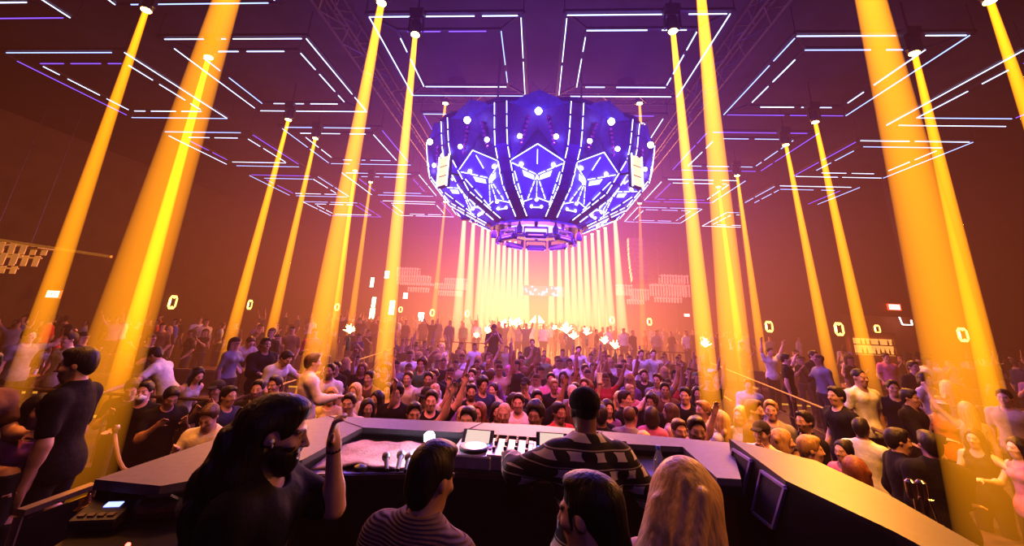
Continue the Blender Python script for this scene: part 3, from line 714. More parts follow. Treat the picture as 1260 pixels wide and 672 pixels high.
# ---------------------------------------------------------------- DJ gear
def local_frame(x, y, z, rz): return Matrix.Translation(atZ(x, y, z)) @ Matrix.Rotation(rz, 4, 'Z')
gear_m = mat('gear_silver', (.34,.28,.36), .3, .3, noise=.1, scale=10); gear_d = mat('gear_black', (.02,.02,.025), .35)
knob_m = mat('knob_black', (.03,.03,.035), .4); scr_m = glow('player_screen', (1.0,.72,.62), .75); blu_m = glow('gear_blue', (.15,.25,1.0), 3); plat_w = mat('jog_metal', (.5,.42,.45), .22, .8)
def cdj(loc, rz, label):
    t = empty('media_player', loc, rz, label, 'media player', 'DJ media players')
    MB().cbox((0,0,.045),(.30,.38,.09),.01).build('body', gear_m, t)
    R = Matrix.Rotation(math.radians(38), 3, 'X'); s = MB().cbox((0,.14,.115),(.25,.14,.02),.006,R).build('screen_hood', gear_d, t)
    MB().box((0,.134,.127),(.19,.105,.003),R).build('display', scr_m, s)
    MB().lathe([(.105,.09),(.108,.11),(.098,.118),(.06,.118),(.058,.112),(.02,.112)], (0,-.055,0), 28).build('jog_wheel', gear_d, t, True)
    MB().lathe([(.096,.1185),(.062,.1195)], (0,-.055,0), 28).build('jog_plate', plat_w, t)
    MB().lathe([(.042,.113),(.04,.116)], (0,-.055,0), 20).build('jog_display', scr_m, t)
    for k in range(2): MB().lathe([(.016,.09),(.016,.1),(.013,.102)], (-.125,-.155+.045*k,0), 12).build('cue_button', glow('cue_%d' % k, [(1,.4,.05),(.1,1,.3)][k], 2), t)
    MB().box((.125,-.06,.093),(.018,.16,.004)).build('pitch_slot', gear_d, t); MB().box((.125,-.05,.10),(.022,.03,.015)).build('pitch_fader', knob_m, t)
    b = MB()
    for k in range(5): b.box((-.10+.05*k,.06,.093),(.022,.01,.006))
    b.build('pad_row', blu_m, t)
def mixer(loc, rz, label):
    t = empty('dj_mixer', loc, rz, label, 'DJ mixer')
    MB().cbox((0,0,.05),(.34,.40,.10),.01).build('body', gear_m, t)
    for i in range(4):
        MB().box((-.12+.08*i,-.08,.102),(.012,.11,.004)).build('fader_slot', gear_d, t)
        MB().cbox((-.12+.08*i,-.09+.02*(i%3),.112),(.024,.03,.022),.004).build('channel_fader', knob_m, t)
        for k in range(4): MB().lathe([(.012,.10),(.013,.125),(.009,.13)], (-.12+.08*i,.16-.045*k,0), 10).build('rotary_knob', knob_m, t, True)
        MB().box((-.085+.08*i,-.06,.102),(.006,.09,.004)).build('level_meter', [blu_m, glow('meter_green',(.1,1,.3),2)][i%2], t)
    MB().cbox((.02,-.17,.11),(.03,.018,.02),.004).build('crossfader', knob_m, t)
    MB().box((.145,.15,.102),(.04,.05,.004)).build('effects_display', scr_m, t)
rzb = math.radians(-1)
cdj(atZ(583,567,ZD)+Vector((0,0,0)), rzb, 'media player with a lit screen left of the mixer on the DJ desk')
mixer(atZ(628,569,ZD), rzb, 'DJ mixer under the left hand of the DJ')
cdj(atZ(679,571,ZD), rzb, 'media player half hidden behind the DJ, right of the mixer')
cdj(atZ(757,583,ZD), rzb, 'media player by the right elbow of the DJ')
# towel
tw = MB(); c4 = [atZ(381,577,ZD), atZ(505,579,ZD), atZ(522,549,ZD), atZ(432,545,ZD)]
n = 16; rw = random.Random(5); off = atZ(450,560,ZD)
ph = [rw.uniform(0,6) for _ in range(6)]
for j in range(n+1):
    for i in range(n+1):
        u, v = i/n, j/n; p = (c4[0].lerp(c4[1],u)).lerp(c4[3].lerp(c4[2],u), v)
        zz = .02+.008*math.sin(9*u+ph[0]+3*v)+.007*math.sin(13*v+5*u+ph[1])+.006*math.sin(21*u-7*v+ph[2])
        p.x += .012*math.sin(8*v+ph[3])*(abs(u-.5)*2); p.y += .012*math.sin(9*u+ph[4])*(abs(v-.5)*2)
        tw.v.append((p.x-off.x, p.y-off.y, zz))
for j in range(n):
    for i in range(n): a = j*(n+1)+i; tw.f.append((a, a+1, a+n+2, a+n+1))
o = tw.build('towel', mat('towel_pink', (.62,.40,.36), .9, noise=.12, scale=40, bump=.4), None, True); o.location = off
sol = o.modifiers.new('s', 'SOLIDIFY'); sol.thickness = .012
tag(o, 'crumpled pale towel spread on the DJ desk', 'towel')
# microphones lying on the towel edge
def microphone(a, b, label):
    a, b = Vector(a), Vector(b); t = empty('microphone', a, 0, label, 'microphone', 'microphones'); d = b-a
    MB().tube((0,0,0), d*.72, .012, 10, .017).build('handle', gear_d, t, True)
    dn = d.normalized(); R = dn.to_track_quat('Z','Y').to_matrix()
    MB().lathe([(.017,0),(.027,.012),(.029,.03),(.024,.05),(.008,.06)], d*.70, 12, R).build('grille_head', mat('mic_grille', (.25,.22,.25), .35, .8), t, True)
microphone(atZ(476,579,ZD+.05), atZ(475,559,ZD+.09), 'microphone on the towel, the left one of three')
microphone(atZ(489,579,ZD+.05), atZ(494,556,ZD+.09), 'microphone on the towel, the middle one of three')
microphone(atZ(499,580,ZD+.05), atZ(504,560,ZD+.09), 'microphone at the right edge of the towel')
p = atZ(443,578,ZD+.03); tag(MB().lathe([(.025,-.01),(.045,0),(.04,.02),(.015,.032)], n=14).build('computer_mouse', gear_d, None, True), 'small dark rounded device on the front edge of the towel', 'device').location = p
# bright lamp behind the towel
p = atZ(526,566,ZD); t = empty('desk_lamp', p, 0, 'small desk lamp blazing white on the booth desk', 'lamp')
MB().lathe([(.05,0),(.05,.012),(.012,.02)], n=14).build('base', gear_d, t, True); MB().tube((0,0,.01),(0,0,.13),.008,8).build('stem', gear_d, t)
MB().ball((0,-.005,.15),.042,12,8).build('bulb', glow('lamp_blaze', (.75,.75,1.0), 60), t, True)
# bottle and round tray
t = empty('water_bottle', atZ(812,596,ZD+.0), 0, 'clear plastic water bottle with a blue cap on the DJ desk', 'bottle')
wb = mat('bottle_plastic', (.5,.5,.6), .08, spec=.6)
wb.node_tree.nodes['Principled BSDF'].inputs['Transmission Weight'].default_value = .75
MB().lathe([(.030,0),(.034,.01),(.034,.06),(.031,.075),(.034,.09),(.034,.15),(.014,.20),(.013,.215)], n=18).build('bottle_body', wb, t, True)
MB().lathe([(.016,.212),(.016,.232),(.012,.235)], n=14).build('cap', mat('cap_blue', (.1,.15,.6), .4), t, True)
MB().lathe([(.0345,.065),(.0345,.12)], n=18).build('paper_label', mat('bottle_label', (.4,.4,.55), .5), t, True)
t = empty('round_tray', atZ(793,592,ZD), 0, 'dark round tray lying beside the water bottle', 'tray')
MB().lathe([(.15,0),(.165,.012),(.168,.02),(.155,.016),(.04,.01)], n=32).build('dish', mat('tray_dark', (.06,.03,.05), .3, .3), t, True); MB().lathe([(.02,.01),(.018,.03),(.006,.034)], n=12).build('knob', mat('latch_metal'), t, True)
# left equipment stack
ZR = 1.68
t = empty('equipment_case', atZ(165,650,ZR)+Vector((.06,-.08,0)), math.radians(14), 'black equipment rack case with a red power light at lower left', 'equipment case'); t.location.z = PZ; hh = ZR-PZ
MB().cbox((0,.0,hh/2),(.60,.36,hh),.02).build('case_body', booth_m, t)
for k in range(4): MB().box((0,-.185,hh-.12-.18*k),(.54,.012,.14)).build('rack_unit', gear_d, t)
e = MB()
for x in (-.295,.295): e.box((x,-.18,hh/2),(.02,.02,hh))
e.box((0,-.18,hh-.01),(.60,.02,.02)); e.build('edge_trim', mat('edge_metal'), t)
MB().ball((.05,-.09,hh+.006),.012,8,6).build('power_light', glow('power_red', (1,.03,.02), 18), t)
t = empty('lighting_console', atZ(128,640,ZR)+Vector((.05,-.06,0)), math.radians(14), 'small control unit with a glowing blue display on the equipment case', 'control unit')
R = Matrix.Rotation(math.radians(14), 3, 'X'); cc = Vector((0,0,.055)); MB().cbox(cc,(.22,.17,.055),.010,R).build('body', gear_d, t)
MB().box(cc+R @ Vector((.02,.03,.029)),(.075,.035,.006),R).build('display', glow('display_blue', (.28,.34,1.0), 2.4), t)
for k in range(4): MB().box(cc+R @ Vector((-.07+.045*k,-.045,.030)),(.028,.022,.010),R).build('button', mat('button_grey', (.16,.11,.09), .5), t)
t = empty('laptop_case', atZ(192,634,ZR)+Vector((.05,-.02,0)), math.radians(20), 'dark padded bag lying behind the control unit', 'bag')
b = MB().cbox((0,0,.07),(.26,.18,.10),.04).build('bag_body', mat('bag_fabric', (.03,.022,.025), .7, noise=.4, scale=20, bump=.4), t); MB().path([(-.08,-.07,.11),(-.05,-.10,.14),(.05,-.10,.14),(.08,-.07,.11)], .012).build('handle', gear_d, t)
t = empty('snack_packet', atZ(168,622,ZR)+Vector((.03,.0,0)), math.radians(24), 'purple packet with orange marks leaning on the bag', 'packet')
MB().cbox((0,0,.06),(.16,.04,.13),.015,Matrix.Rotation(math.radians(-35),3,'X')).build('packet_body', mat('packet_purple', (.12,.06,.25), .35), t)
MB().box((.055,-.045,.085),(.02,.004,.05),Matrix.Rotation(math.radians(-35),3,'X')).build('mark', mat('mark_orange', (.9,.4,.1), .4), t)
fo = MB(); rf = random.Random(8)
fo.ball((0,0,.055),.055,14,10,(1,.8,1)); fo.v = [(x*rf.uniform(.65,1.2), y*rf.uniform(.65,1.2), z*rf.uniform(.7,1.15)) for x, y, z in fo.v]
o = fo.build('foil_bundle', mat('gold_foil', (.8,.5,.2), .2, 1.0, noise=.3, scale=30)); o.location = atZ(104,636,ZR)+Vector((.02,-.02,0)); tag(o, 'crumpled golden foil bundle between the rail and the control unit', 'foil')
# stanchions
def stanchion(p, top, q, label):
    t = empty('rope_stanchion', p, 0, label, 'stanchion', 'rope stanchions'); h = top
    MB().tube((0,0,.02),(0,0,h),.022,10).build('pole', mat('rail_steel'), t); MB().lathe([(.03,h-.02),(.034,h),(.02,h+.03)], n=12).build('cap', mat('rail_steel'), t, True)
    MB().lathe([(.16,0),(.16,.015),(.04,.03)], n=20).build('base', BLACK, t, True)
    pts = [Vector((0,0,h-.05)).lerp(Vector(q)-Vector(p), k/8)+Vector((0,0,-.35*math.sin(PI*k/8)*.5)) for k in range(9)]
    MB().path(pts, .018, 8).build('rope', mat('rope_grey', (.3,.2,.14), .8), t)
p = atY(143,527,4.3); stanchion((p.x,p.y,.0), p.z, atY(178,572,4.0), 'steel rope stanchion behind the left arm of the booth')
p = atY(1127,603,3.35); t = empty('folded_tripod', (p.x,p.y,0), 0, 'chrome folded tripod stand beside the man in a dark suit', 'tripod')
hz = p.z
for k, (dx, dy) in enumerate(((-.02,0),(.05,.03),(.12,-.02))): MB().tube((dx*.6,dy,hz-.05),(dx*3,dy*3-.02,.01),.016,8).build('leg', mat('chrome', (.6,.5,.42), .15, 1), t)
for dx in (-.03,.04): MB().lathe([(.024,hz-.05),(.03,hz-.02),(.03,hz+.05),(.015,hz+.065)], (dx,0,0), 12).build('clamp_head', mat('chrome'), t, True)
# ---------------------------------------------------------------- people: smooth distance fields turned into meshes
V = lambda *a: np.array(a, dtype=np.float64)
def rotm(yaw=0, pitch=0, roll=0):
    cy, sy, cp, sp, cr, sr = math.cos(yaw), math.sin(yaw), math.cos(pitch), math.sin(pitch), math.cos(roll), math.sin(roll)
    return np.array([[cy,-sy,0],[sy,cy,0],[0,0,1]]) @ np.array([[1,0,0],[0,cp,-sp],[0,sp,cp]]) @ np.array([[cr,0,sr],[0,1,0],[-sr,0,cr]])
def cap(a, b, ra, rb, k=.02, op=1): return ('c', V(*a), V(*b), ra, rb, k, op)
def ell(c, r, R=None, k=.02, op=1): return ('e', V(*c), V(*r), R, 0, k, op)
def field(prims, vox, clips=()):
    lo = np.full(3, 1e9); hi = np.full(3, -1e9)
    for p in prims:
        if p[6] < 0: continue
        if p[0] == 'c':
            m = max(p[3], p[4]); lo = np.minimum(lo, np.minimum(p[1], p[2])-m); hi = np.maximum(hi, np.maximum(p[1], p[2])+m)
        else: m = p[2].max(); lo = np.minimum(lo, p[1]-m); hi = np.maximum(hi, p[1]+m)
    lo -= 3*vox; hi += 3*vox; n = np.ceil((hi-lo)/vox).astype(int)+1
    g = np.full(n, .3, np.float32)
    ax = [lo[i]+vox*np.arange(n[i]) for i in range(3)]
    for typ, A, B, ra, rb, k, op in prims:
        if typ == 'c': m = max(ra, rb); l = np.minimum(A, B)-m; h = np.maximum(A, B)+m
        else: m = B.max(); l = A-m; h = A+m
        pad = k*1.2+2.5*vox
        i0 = np.clip(np.floor((l-pad-lo)/vox).astype(int), 0, n); i1 = np.clip(np.ceil((h+pad-lo)/vox).astype(int)+1, 0, n)
        if (i1 <= i0).any(): continue
        X = ax[0][i0[0]:i1[0], None, None]; Y = ax[1][None, i0[1]:i1[1], None]; Z = ax[2][None, None, i0[2]:i1[2]]
        if typ == 'c':
            d = B-A; L = d@d+1e-12
            t = np.clip(((X-A[0])*d[0]+(Y-A[1])*d[1]+(Z-A[2])*d[2])/L, 0, 1)
            q = np.sqrt((X-A[0]-t*d[0])**2+(Y-A[1]-t*d[1])**2+(Z-A[2]-t*d[2])**2)-(ra+(rb-ra)*t)
        else:
            x, y, z = X-A[0], Y-A[1], Z-A[2]
            if ra is not None:
                R = ra; x, y, z = R[0,0]*x+R[1,0]*y+R[2,0]*z, R[0,1]*x+R[1,1]*y+R[2,1]*z, R[0,2]*x+R[1,2]*y+R[2,2]*z
            k0 = np.sqrt((x/B[0])**2+(y/B[1])**2+(z/B[2])**2); k1 = np.sqrt((x/B[0]**2)**2+(y/B[1]**2)**2+(z/B[2]**2)**2)+1e-9
            q = k0*(k0-1)/k1
        s = g[i0[0]:i1[0], i0[1]:i1[1], i0[2]:i1[2]]; q = q.astype(np.float32)
        if op > 0:
            hh = np.maximum(k-np.abs(s-q), 0)/max(k, 1e-6); s[...] = np.minimum(s, q)-hh*hh*k*.25
        else:
            q = -q; hh = np.maximum(k-np.abs(s-q), 0)/max(k, 1e-6); s[...] = np.maximum(s, q)+hh*hh*k*.25
    for pt, nn in clips:
        pt = V(*pt); nn = V(*nn); nn = nn/np.linalg.norm(nn)
        g = np.maximum(g, ((ax[0][:,None,None]-pt[0])*nn[0]+(ax[1][None,:,None]-pt[1])*nn[1]+(ax[2][None,None,:]-pt[2])*nn[2]).astype(np.float32))
    return g, lo
def surface_nets(g, lo, vox, smooth=1):
    ins = g < 0; nx, ny, nz = g.shape
    c = np.zeros((nx-1, ny-1, nz-1), np.int8); acc = None
    crn = [(i,j,k) for i in (0,1) for j in (0,1) for k in (0,1)]
    for i, j, k in crn: c += ins[i:nx-1+i, j:ny-1+j, k:nz-1+k]
    act = (c > 0) & (c < 8); idx = np.argwhere(act)
    if len(idx) == 0: return np.zeros((0,3)), np.zeros((0,4), int)
    vid = np.full(act.shape, -1, np.int64); vid[act] = np.arange(len(idx))
    vals = np.stack([g[idx[:,0]+i, idx[:,1]+j, idx[:,2]+k] for i, j, k in crn], 1)
    ps = np.zeros((len(idx), 3)); ct = np.zeros(len(idx))
    for a in range(8):
        for b in range(a+1, 8):
            ca, cb = np.array(crn[a]), np.array(crn[b])
            if np.abs(ca-cb).sum() != 1: continue
            va, vb = vals[:,a], vals[:,b]; m = (va < 0) != (vb < 0)
            t = np.where(m, va/np.where(m, va-vb, 1), 0)
            ps += np.where(m[:,None], ca+(cb-ca)*t[:,None], 0); ct += m
    ps = ps/ct[:,None]; pts = lo+(idx+ps)*vox
    quads = []
    for ax in range(3):
        sl0 = [slice(None)]*3; sl1 = [slice(None)]*3; sl0[ax] = slice(0,-1); sl1[ax] = slice(1,None)
        a, b = ins[tuple(sl0)], ins[tuple(sl1)]
        u, v = [(1,2),(2,0),(0,1)][ax]
        for flip in (0,1):
            e = np.argwhere(a & ~b if not flip else ~a & b)
            if len(e) == 0: continue
            e = e[(e[:,u] > 0) & (e[:,v] > 0) & (e[:,u] < g.shape[u]-1) & (e[:,v] < g.shape[v]-1)]
            def at(du, dv):
                q = e.copy(); q[:,u] -= du; q[:,v] -= dv; return vid[q[:,0], q[:,1], q[:,2]]
            q = np.stack([at(1,1), at(0,1), at(0,0), at(1,0)], 1)
            if flip: q = q[:, ::-1]
            quads.append(q)
    q = np.concatenate(quads); q = q[(q >= 0).all(1)]
    for _ in range(smooth):
        e = np.concatenate([q[:,[0,1]], q[:,[1,2]], q[:,[2,3]], q[:,[3,0]]])
        s = np.zeros_like(pts); n = np.zeros(len(pts))
        np.add.at(s, e[:,0], pts[e[:,1]]); np.add.at(s, e[:,1], pts[e[:,0]]); np.add.at(n, e[:,0], 1); np.add.at(n, e[:,1], 1)
        n = np.maximum(n, 1); pts = pts*.5+.5*s/n[:,None]
    return pts, q
def sdf_mesh(name, prims, vox, mats, clips=(), smooth=1, paint=None):
    g, lo = field(prims, vox, clips); p, q = surface_nets(g, lo, vox, smooth)
    me = bpy.data.meshes.new(name)
    me.vertices.add(len(p)); me.vertices.foreach_set('co', p.astype(np.float32).ravel())
    me.loops.add(len(q)*4); me.loops.foreach_set('vertex_index', q.astype(np.int32).ravel())
    me.polygons.add(len(q)); me.polygons.foreach_set('loop_start', np.arange(0, len(q)*4, 4, dtype=np.int32)); me.polygons.foreach_set('loop_total', np.full(len(q), 4, np.int32))
    me.polygons.foreach_set('use_smooth', [True]*len(q))
    me.update(calc_edges=True); me.validate()
    if paint is not None:
        nm, cols = paint(p); at = me.attributes.new(nm, 'FLOAT_COLOR', 'POINT'); at.data.foreach_set('color', cols.astype(np.float32).ravel())
    me.materials.append(mats); return me
SKIN = mat('skin', rough=.5, noise=.06, scale=30, obj=True, attr='tint')
CLOTH = mat('cloth', rough=.85, noise=.18, scale=14, bump=.5, obj=True, spec=.15)
HAIR = mat('hair', rough=.5, noise=.4, scale=1.0, bump=.35, obj=True, spec=.3)
_nt = HAIR.node_tree; _mp = _nt.nodes.new('ShaderNodeMapping'); _mp.inputs['Scale'].default_value = (55,55,5)
_nz = [n for n in _nt.nodes if n.type == 'TEX_NOISE'][0]; _tc = [n for n in _nt.nodes if n.type == 'TEX_COORD'][0]
_nt.links.new(_tc.outputs['Object'], _mp.inputs[0]); _nt.links.new(_mp.outputs[0], _nz.inputs['Vector'])
FARM = mat('far_person', rough=.8, noise=.1, scale=10, obj=True, attr='zone', spec=.15)
POSES = {  # elbow from shoulder, wrist from elbow; x outward, -y forward
 'down': ((.05,.03,-.28),(.01,-.05,-.25)), 'relax': ((.06,.05,-.27),(-.03,-.16,-.18)), 'up': ((.10,-.04,.26),(.01,-.05,.25)), 'upout': ((.17,-.03,.21),(.06,-.06,.24)),
 'fist': ((.20,-.12,.06),(.12,-.10,.20)), 'phone': ((.06,-.14,-.22),(-.10,-.16,.16)), 'drink': ((.06,-.04,-.27),(-.07,-.22,.07)), 'mouth': ((.07,-.12,-.24),(-.15,-.10,.22)), 'high': ((.04,-.06,.28),(-.03,-.04,.26)),
 'face': ((.08,-.16,-.20),(-.14,-.04,.24)), 'fwd': ((.05,-.13,-.24),(-.02,-.24,.02)), 'hip': ((.16,.06,-.22),(-.13,-.10,-.14)), 'cross': ((.05,-.03,-.27),(-.20,-.15,.05)), 'desk': ((.20,-.12,-.19),(-.03,-.25,-.06)), 'deskout': ((.24,-.08,-.16),(.05,-.23,-.09)), 'point': ((.16,-.16,-.02),(.12,-.22,.06)), 'reach': ((.2,-.14,-.1),(.16,-.2,.02)) }
def hand(w, d, n, s, r=.0095, curl=.35, closed=False):
    """palm and five fingers: w wrist, d direction of the fingers, n palm normal, s side of the thumb (+1/-1 along d x n)"""
    d = d/np.linalg.norm(d); n = n-d*(n@d); n = n/np.linalg.norm(n); x = np.cross(d, n)*s
    out = [cap(w, w+d*.03, .026, .028, .02)]
    base = w+d*.05; R = np.stack([x, n, d], 1)
    out.append(ell(base, (.042,.019,.05), R, .015))
    for i, (off, ln) in enumerate(((.030,.070),(.011,.080),(-.010,.074),(-.030,.058))):
        a = w+d*.088+x*off; c = curl if not closed else 1.5
        d1 = d*math.cos(c*.6)+n*math.sin(c*.6)+x*off*1.6*(0 if closed else 1); d2 = d*math.cos(c*1.5)+n*math.sin(c*1.5); d3 = d*math.cos(c*2.2)+n*math.sin(c*2.2)
        b = a+d1*ln*.45; e = b+d2*ln*.32; f = e+d3*ln*.25
        out += [cap(a-d*.02, b, r*1.08, r, .006), cap(b, e, r, r*.92, .003), cap(e, f, r*.92, r*.8, .003)]
    a = w+d*.03+x*.028; b = a+(d*.55+x*.75+n*.25)*.04; e = b+(d*.85+x*.3+n*.35)*.035
    out += [cap(a, b, r*1.3, r*1.1, .012), cap(b, e, r*1.1, r*.9, .004)]
    return out
def rig(h=1.75, female=False, armL='down', armR='down', lean=0.0, twist=0.0, hyaw=0.0, hpitch=0.0, hroll=0.0, step=0.0, broad=1.0, sit=False, bend=0.0):
    s = h/1.75; J = {}
    J['s'] = s; J['female'] = female
    T = rotm(twist, lean+bend, 0); pel = V(0, 0, .95)*s if not sit else V(0,.05,.52)*s
    J['pel'] = pel
    def up(v): return pel+T@(V(*v)*s)
    sw = (.158 if female else .180)*broad
    J['waist'] = up((0,-.005,.15)); J['chest'] = up((0,.0,.35)); J['neck'] = up((0,.01,.53)); J['T'] = T
    J['sh'] = [up((-sw,.01,.455)), up((sw,.01,.455))]
    Rh = T @ rotm(hyaw, hpitch, hroll); J['Rh'] = Rh
    J['hb'] = up((0,.005,.56)); J['head'] = J['hb']+Rh@(V(0,-.015,.125)*s)
    J['el'] = []; J['wr'] = []; J['arm'] = (armR, armL)
    for i, a in enumerate((armR, armL)):
        q = POSES[a] if isinstance(a, str) else a; sx = -1 if i == 0 else 1
        e = J['sh'][i]+T@(V(q[0][0]*sx, q[0][1], q[0][2])*s); J['el'].append(e); J['wr'].append(e+T@(V(q[1][0]*sx, q[1][1], q[1][2])*s))
    hw = .095; J['hip'] = [pel+V(-hw,0,-.03)*s, pel+V(hw,0,-.03)*s]
    if sit:
        J['knee'] = [V(-.12,-.40,.52)*s, V(.12,-.40,.52)*s]; J['ank'] = [V(-.13,-.42,.09)*s, V(.13,-.42,.09)*s]
    else:
        J['knee'] = [V(-.105,-.03-step*.5,.49)*s, V(.105,-.02+step*.5,.49)*s]; J['ank'] = [V(-.12,.02-step,.09)*s, V(.12,.02+step,.09)*s]
    return J
def torso_prims(J, o=0.0):
    s = J['s']; T = J['T']; f = J['female']
    pr = [ell(J['pel']+V(0,.005,0)*s, V(.165 if not f else .172,.12,.13)*s+o, T, .06), ell(J['waist'], V(.142 if not f else .118,.098 if not f else .088,.14)*s+o, T, .07), ell(J['chest'], V(.168 if not f else .145,.112 if not f else .10,.19)*s+o, T, .06),
          cap(J['sh'][0]*.85+J['sh'][1]*.15, J['sh'][1]*.85+J['sh'][0]*.15, .050*s+o, .050*s+o, .06), cap(J['sh'][0]*.7+J['neck']*.3, J['neck'], .040*s+o, .050*s+o, .05), cap(J['sh'][1]*.7+J['neck']*.3, J['neck'], .040*s+o, .050*s+o, .05)]
    for i in (0,1): pr.append(ell(J['sh'][i]+T@(V(0,0,-.01)*s), V(.057,.056,.064)*s*(1 if not f else .84)+o, T, .04))
    if f:
        for sx in (-1,1): pr.append(ell(J['chest']+T@(V(sx*.062,-.078,.015)*s), V(.056,.052,.056)*s+o, T, .025))
    else:
        for sx in (-1,1): pr.append(ell(J['chest']+T@(V(sx*.075,-.06,.06)*s), V(.085,.06,.07)*s+o, T, .04))
    return pr
def arm_prims(J, i, o=0.0, t=2.0):
    s = J['s']; k = (.85 if J['female'] else 1.0)*s; S, E, W = J['sh'][i], J['el'][i], J['wr'][i]; pr = []
    tu = min(t, 1.0); pr.append(cap(S, S+(E-S)*tu, .052*k+o, (.052-.010*tu)*k+o, .04))
    if t > 1: tf = min(t-1, 1.0); pr.append(cap(E, E+(W-E)*tf, .042*k+o, (.042-.014*tf)*k+o, .03)); pr.append(ell(E+(W-E)*.25*min(1,tf*2), V(.043,.043,.06)*k*.95+o, None, .03)) if tf > .4 else None
    return pr
def leg_prims(J, i, o=0.0, t=2.0):
    s = J['s']; H, K, A = J['hip'][i], J['knee'][i], J['ank'][i]; pr = [cap(H, K if t >= 1 else H+(K-H)*t, .088*s+o, (.058 if t >= 1 else .07)*s+o, .05)]
    if t > 1:
        e = K+(A-K)*min(1, t-1); pr.append(cap(K, e, .056*s+o, .040*s+o, .03)); pr.append(ell(K+(A-K)*.3+V(0,.018,0)*s, V(.054,.058,.10)*s+o, None, .03))
    return pr
def shoe_prims(J, i, o=0.0):
    s = J['s']; A = J['ank'][i]; sx = -1 if i == 0 else 1
    return [cap(A, A+V(0,-.01,-.045)*s, .042*s+o, .045*s+o, .02), cap(A+V(0,.03,-.055)*s, A+V(sx*.02,-.15,-.06)*s, .036*s+o, .03*s+o, .03)]
def head_prims(J, detail=True):
    s = J['s']*(.97 if J['female'] else 1.0); R = J['Rh']; c = J['head']; P = lambda *a: c+R@(V(*a)*s)
    pr = [cap(J['neck']-J['T']@(V(0,0,.05)*s), P(0,.02,-.06), .060*s*(.85 if J['female'] else 1), .052*s*(.85 if J['female'] else 1), .03),
          ell(P(0,.015,.035), V(.077,.097,.088)*s, R, .02), ell(P(0,-.020,-.035), V(.060,.072,.082)*s, R, .045), ell(P(0,-.055,-.095), V(.030,.026,.022)*s, R, .04)]
    if detail:
        for sx in (-1,1):
            pr += [ell(P(sx*.031,-.100,.002), V(.020,.016,.012)*s, R, .012, -1), ell(P(sx*.031,-.079,.002), V(.0135,.0135,.0125)*s, R, .003),
                   cap(P(sx*.012,-.093,.022), P(sx*.048,-.080,.022), .009*s, .008*s, .012), ell(P(sx*.042,-.070,-.025), V(.022,.02,.018)*s, R, .02),
                   ell(P(sx*.078,.012,-.005), V(.010,.020,.030)*s, R @ rotm(0,0,0), .008)]
        pr += [cap(P(0,-.090,.014), P(0,-.116,-.028), .008*s, .0125*s, .012), ell(P(-.011,-.103,-.032), V(.010,.010,.008)*s, R, .006), ell(P(.011,-.103,-.032), V(.010,.010,.008)*s, R, .006),
               cap(P(-.018,-.090,-.060), P(.018,-.090,-.060), .0075*s, .0075*s, .008), cap(P(-.016,-.088,-.071), P(.016,-.088,-.071), .008*s, .008*s, .008)]
    else: pr += [cap(P(0,-.085,.014), P(0,-.112,-.028), .010*s, .014*s, .015)]
    return pr
def skin_paint(J, beard=0.0, low=False):
    s = J['s']; R = J['Rh']; c = J['head']
    def f(p):
        l = (p-c)@R/s; col = np.ones((len(p), 4)); x, y, z = np.abs(l[:,0]), l[:,1], l[:,2]; near = np.linalg.norm(l, axis=1) < .165; front = near & (y < -.045) & (y > -.125) & (np.abs(z) < .13)
        lips = front & (np.abs(z+.066) < .010) & (x < .022) & (y < -.085); col[lips,:3] = (.82,.55,.52)
        eye = front & (((x-.031)/.017)**2+((z-.002)/.010)**2 < 1); col[eye,:3] = (1.05,1.1,1.15)
        iris = front & (((x-.031)/.0075)**2+((z-.002)/.0085)**2 < 1); col[iris,:3] = .05 if not low else .25
        brow = front & (np.abs(z-.024-.10*(x-.03)*(x < .035)) < .0065) & (x > .010) & (x < .054); col[brow,:3] = .13 if not low else .38
        if beard:
            b = (y < .02) & (z < -.028) & (z > -.14) & ~lips & ~((x < .020+.0*z) & (z > -.045)) & (x > -1) & ((z < -.05) | (x > .045)) | (front & (np.abs(z+.050) < .007) & (x < .035)); b &= ~lips & near
            col[b,:3] = 1-beard
        return 'tint', col
    return f
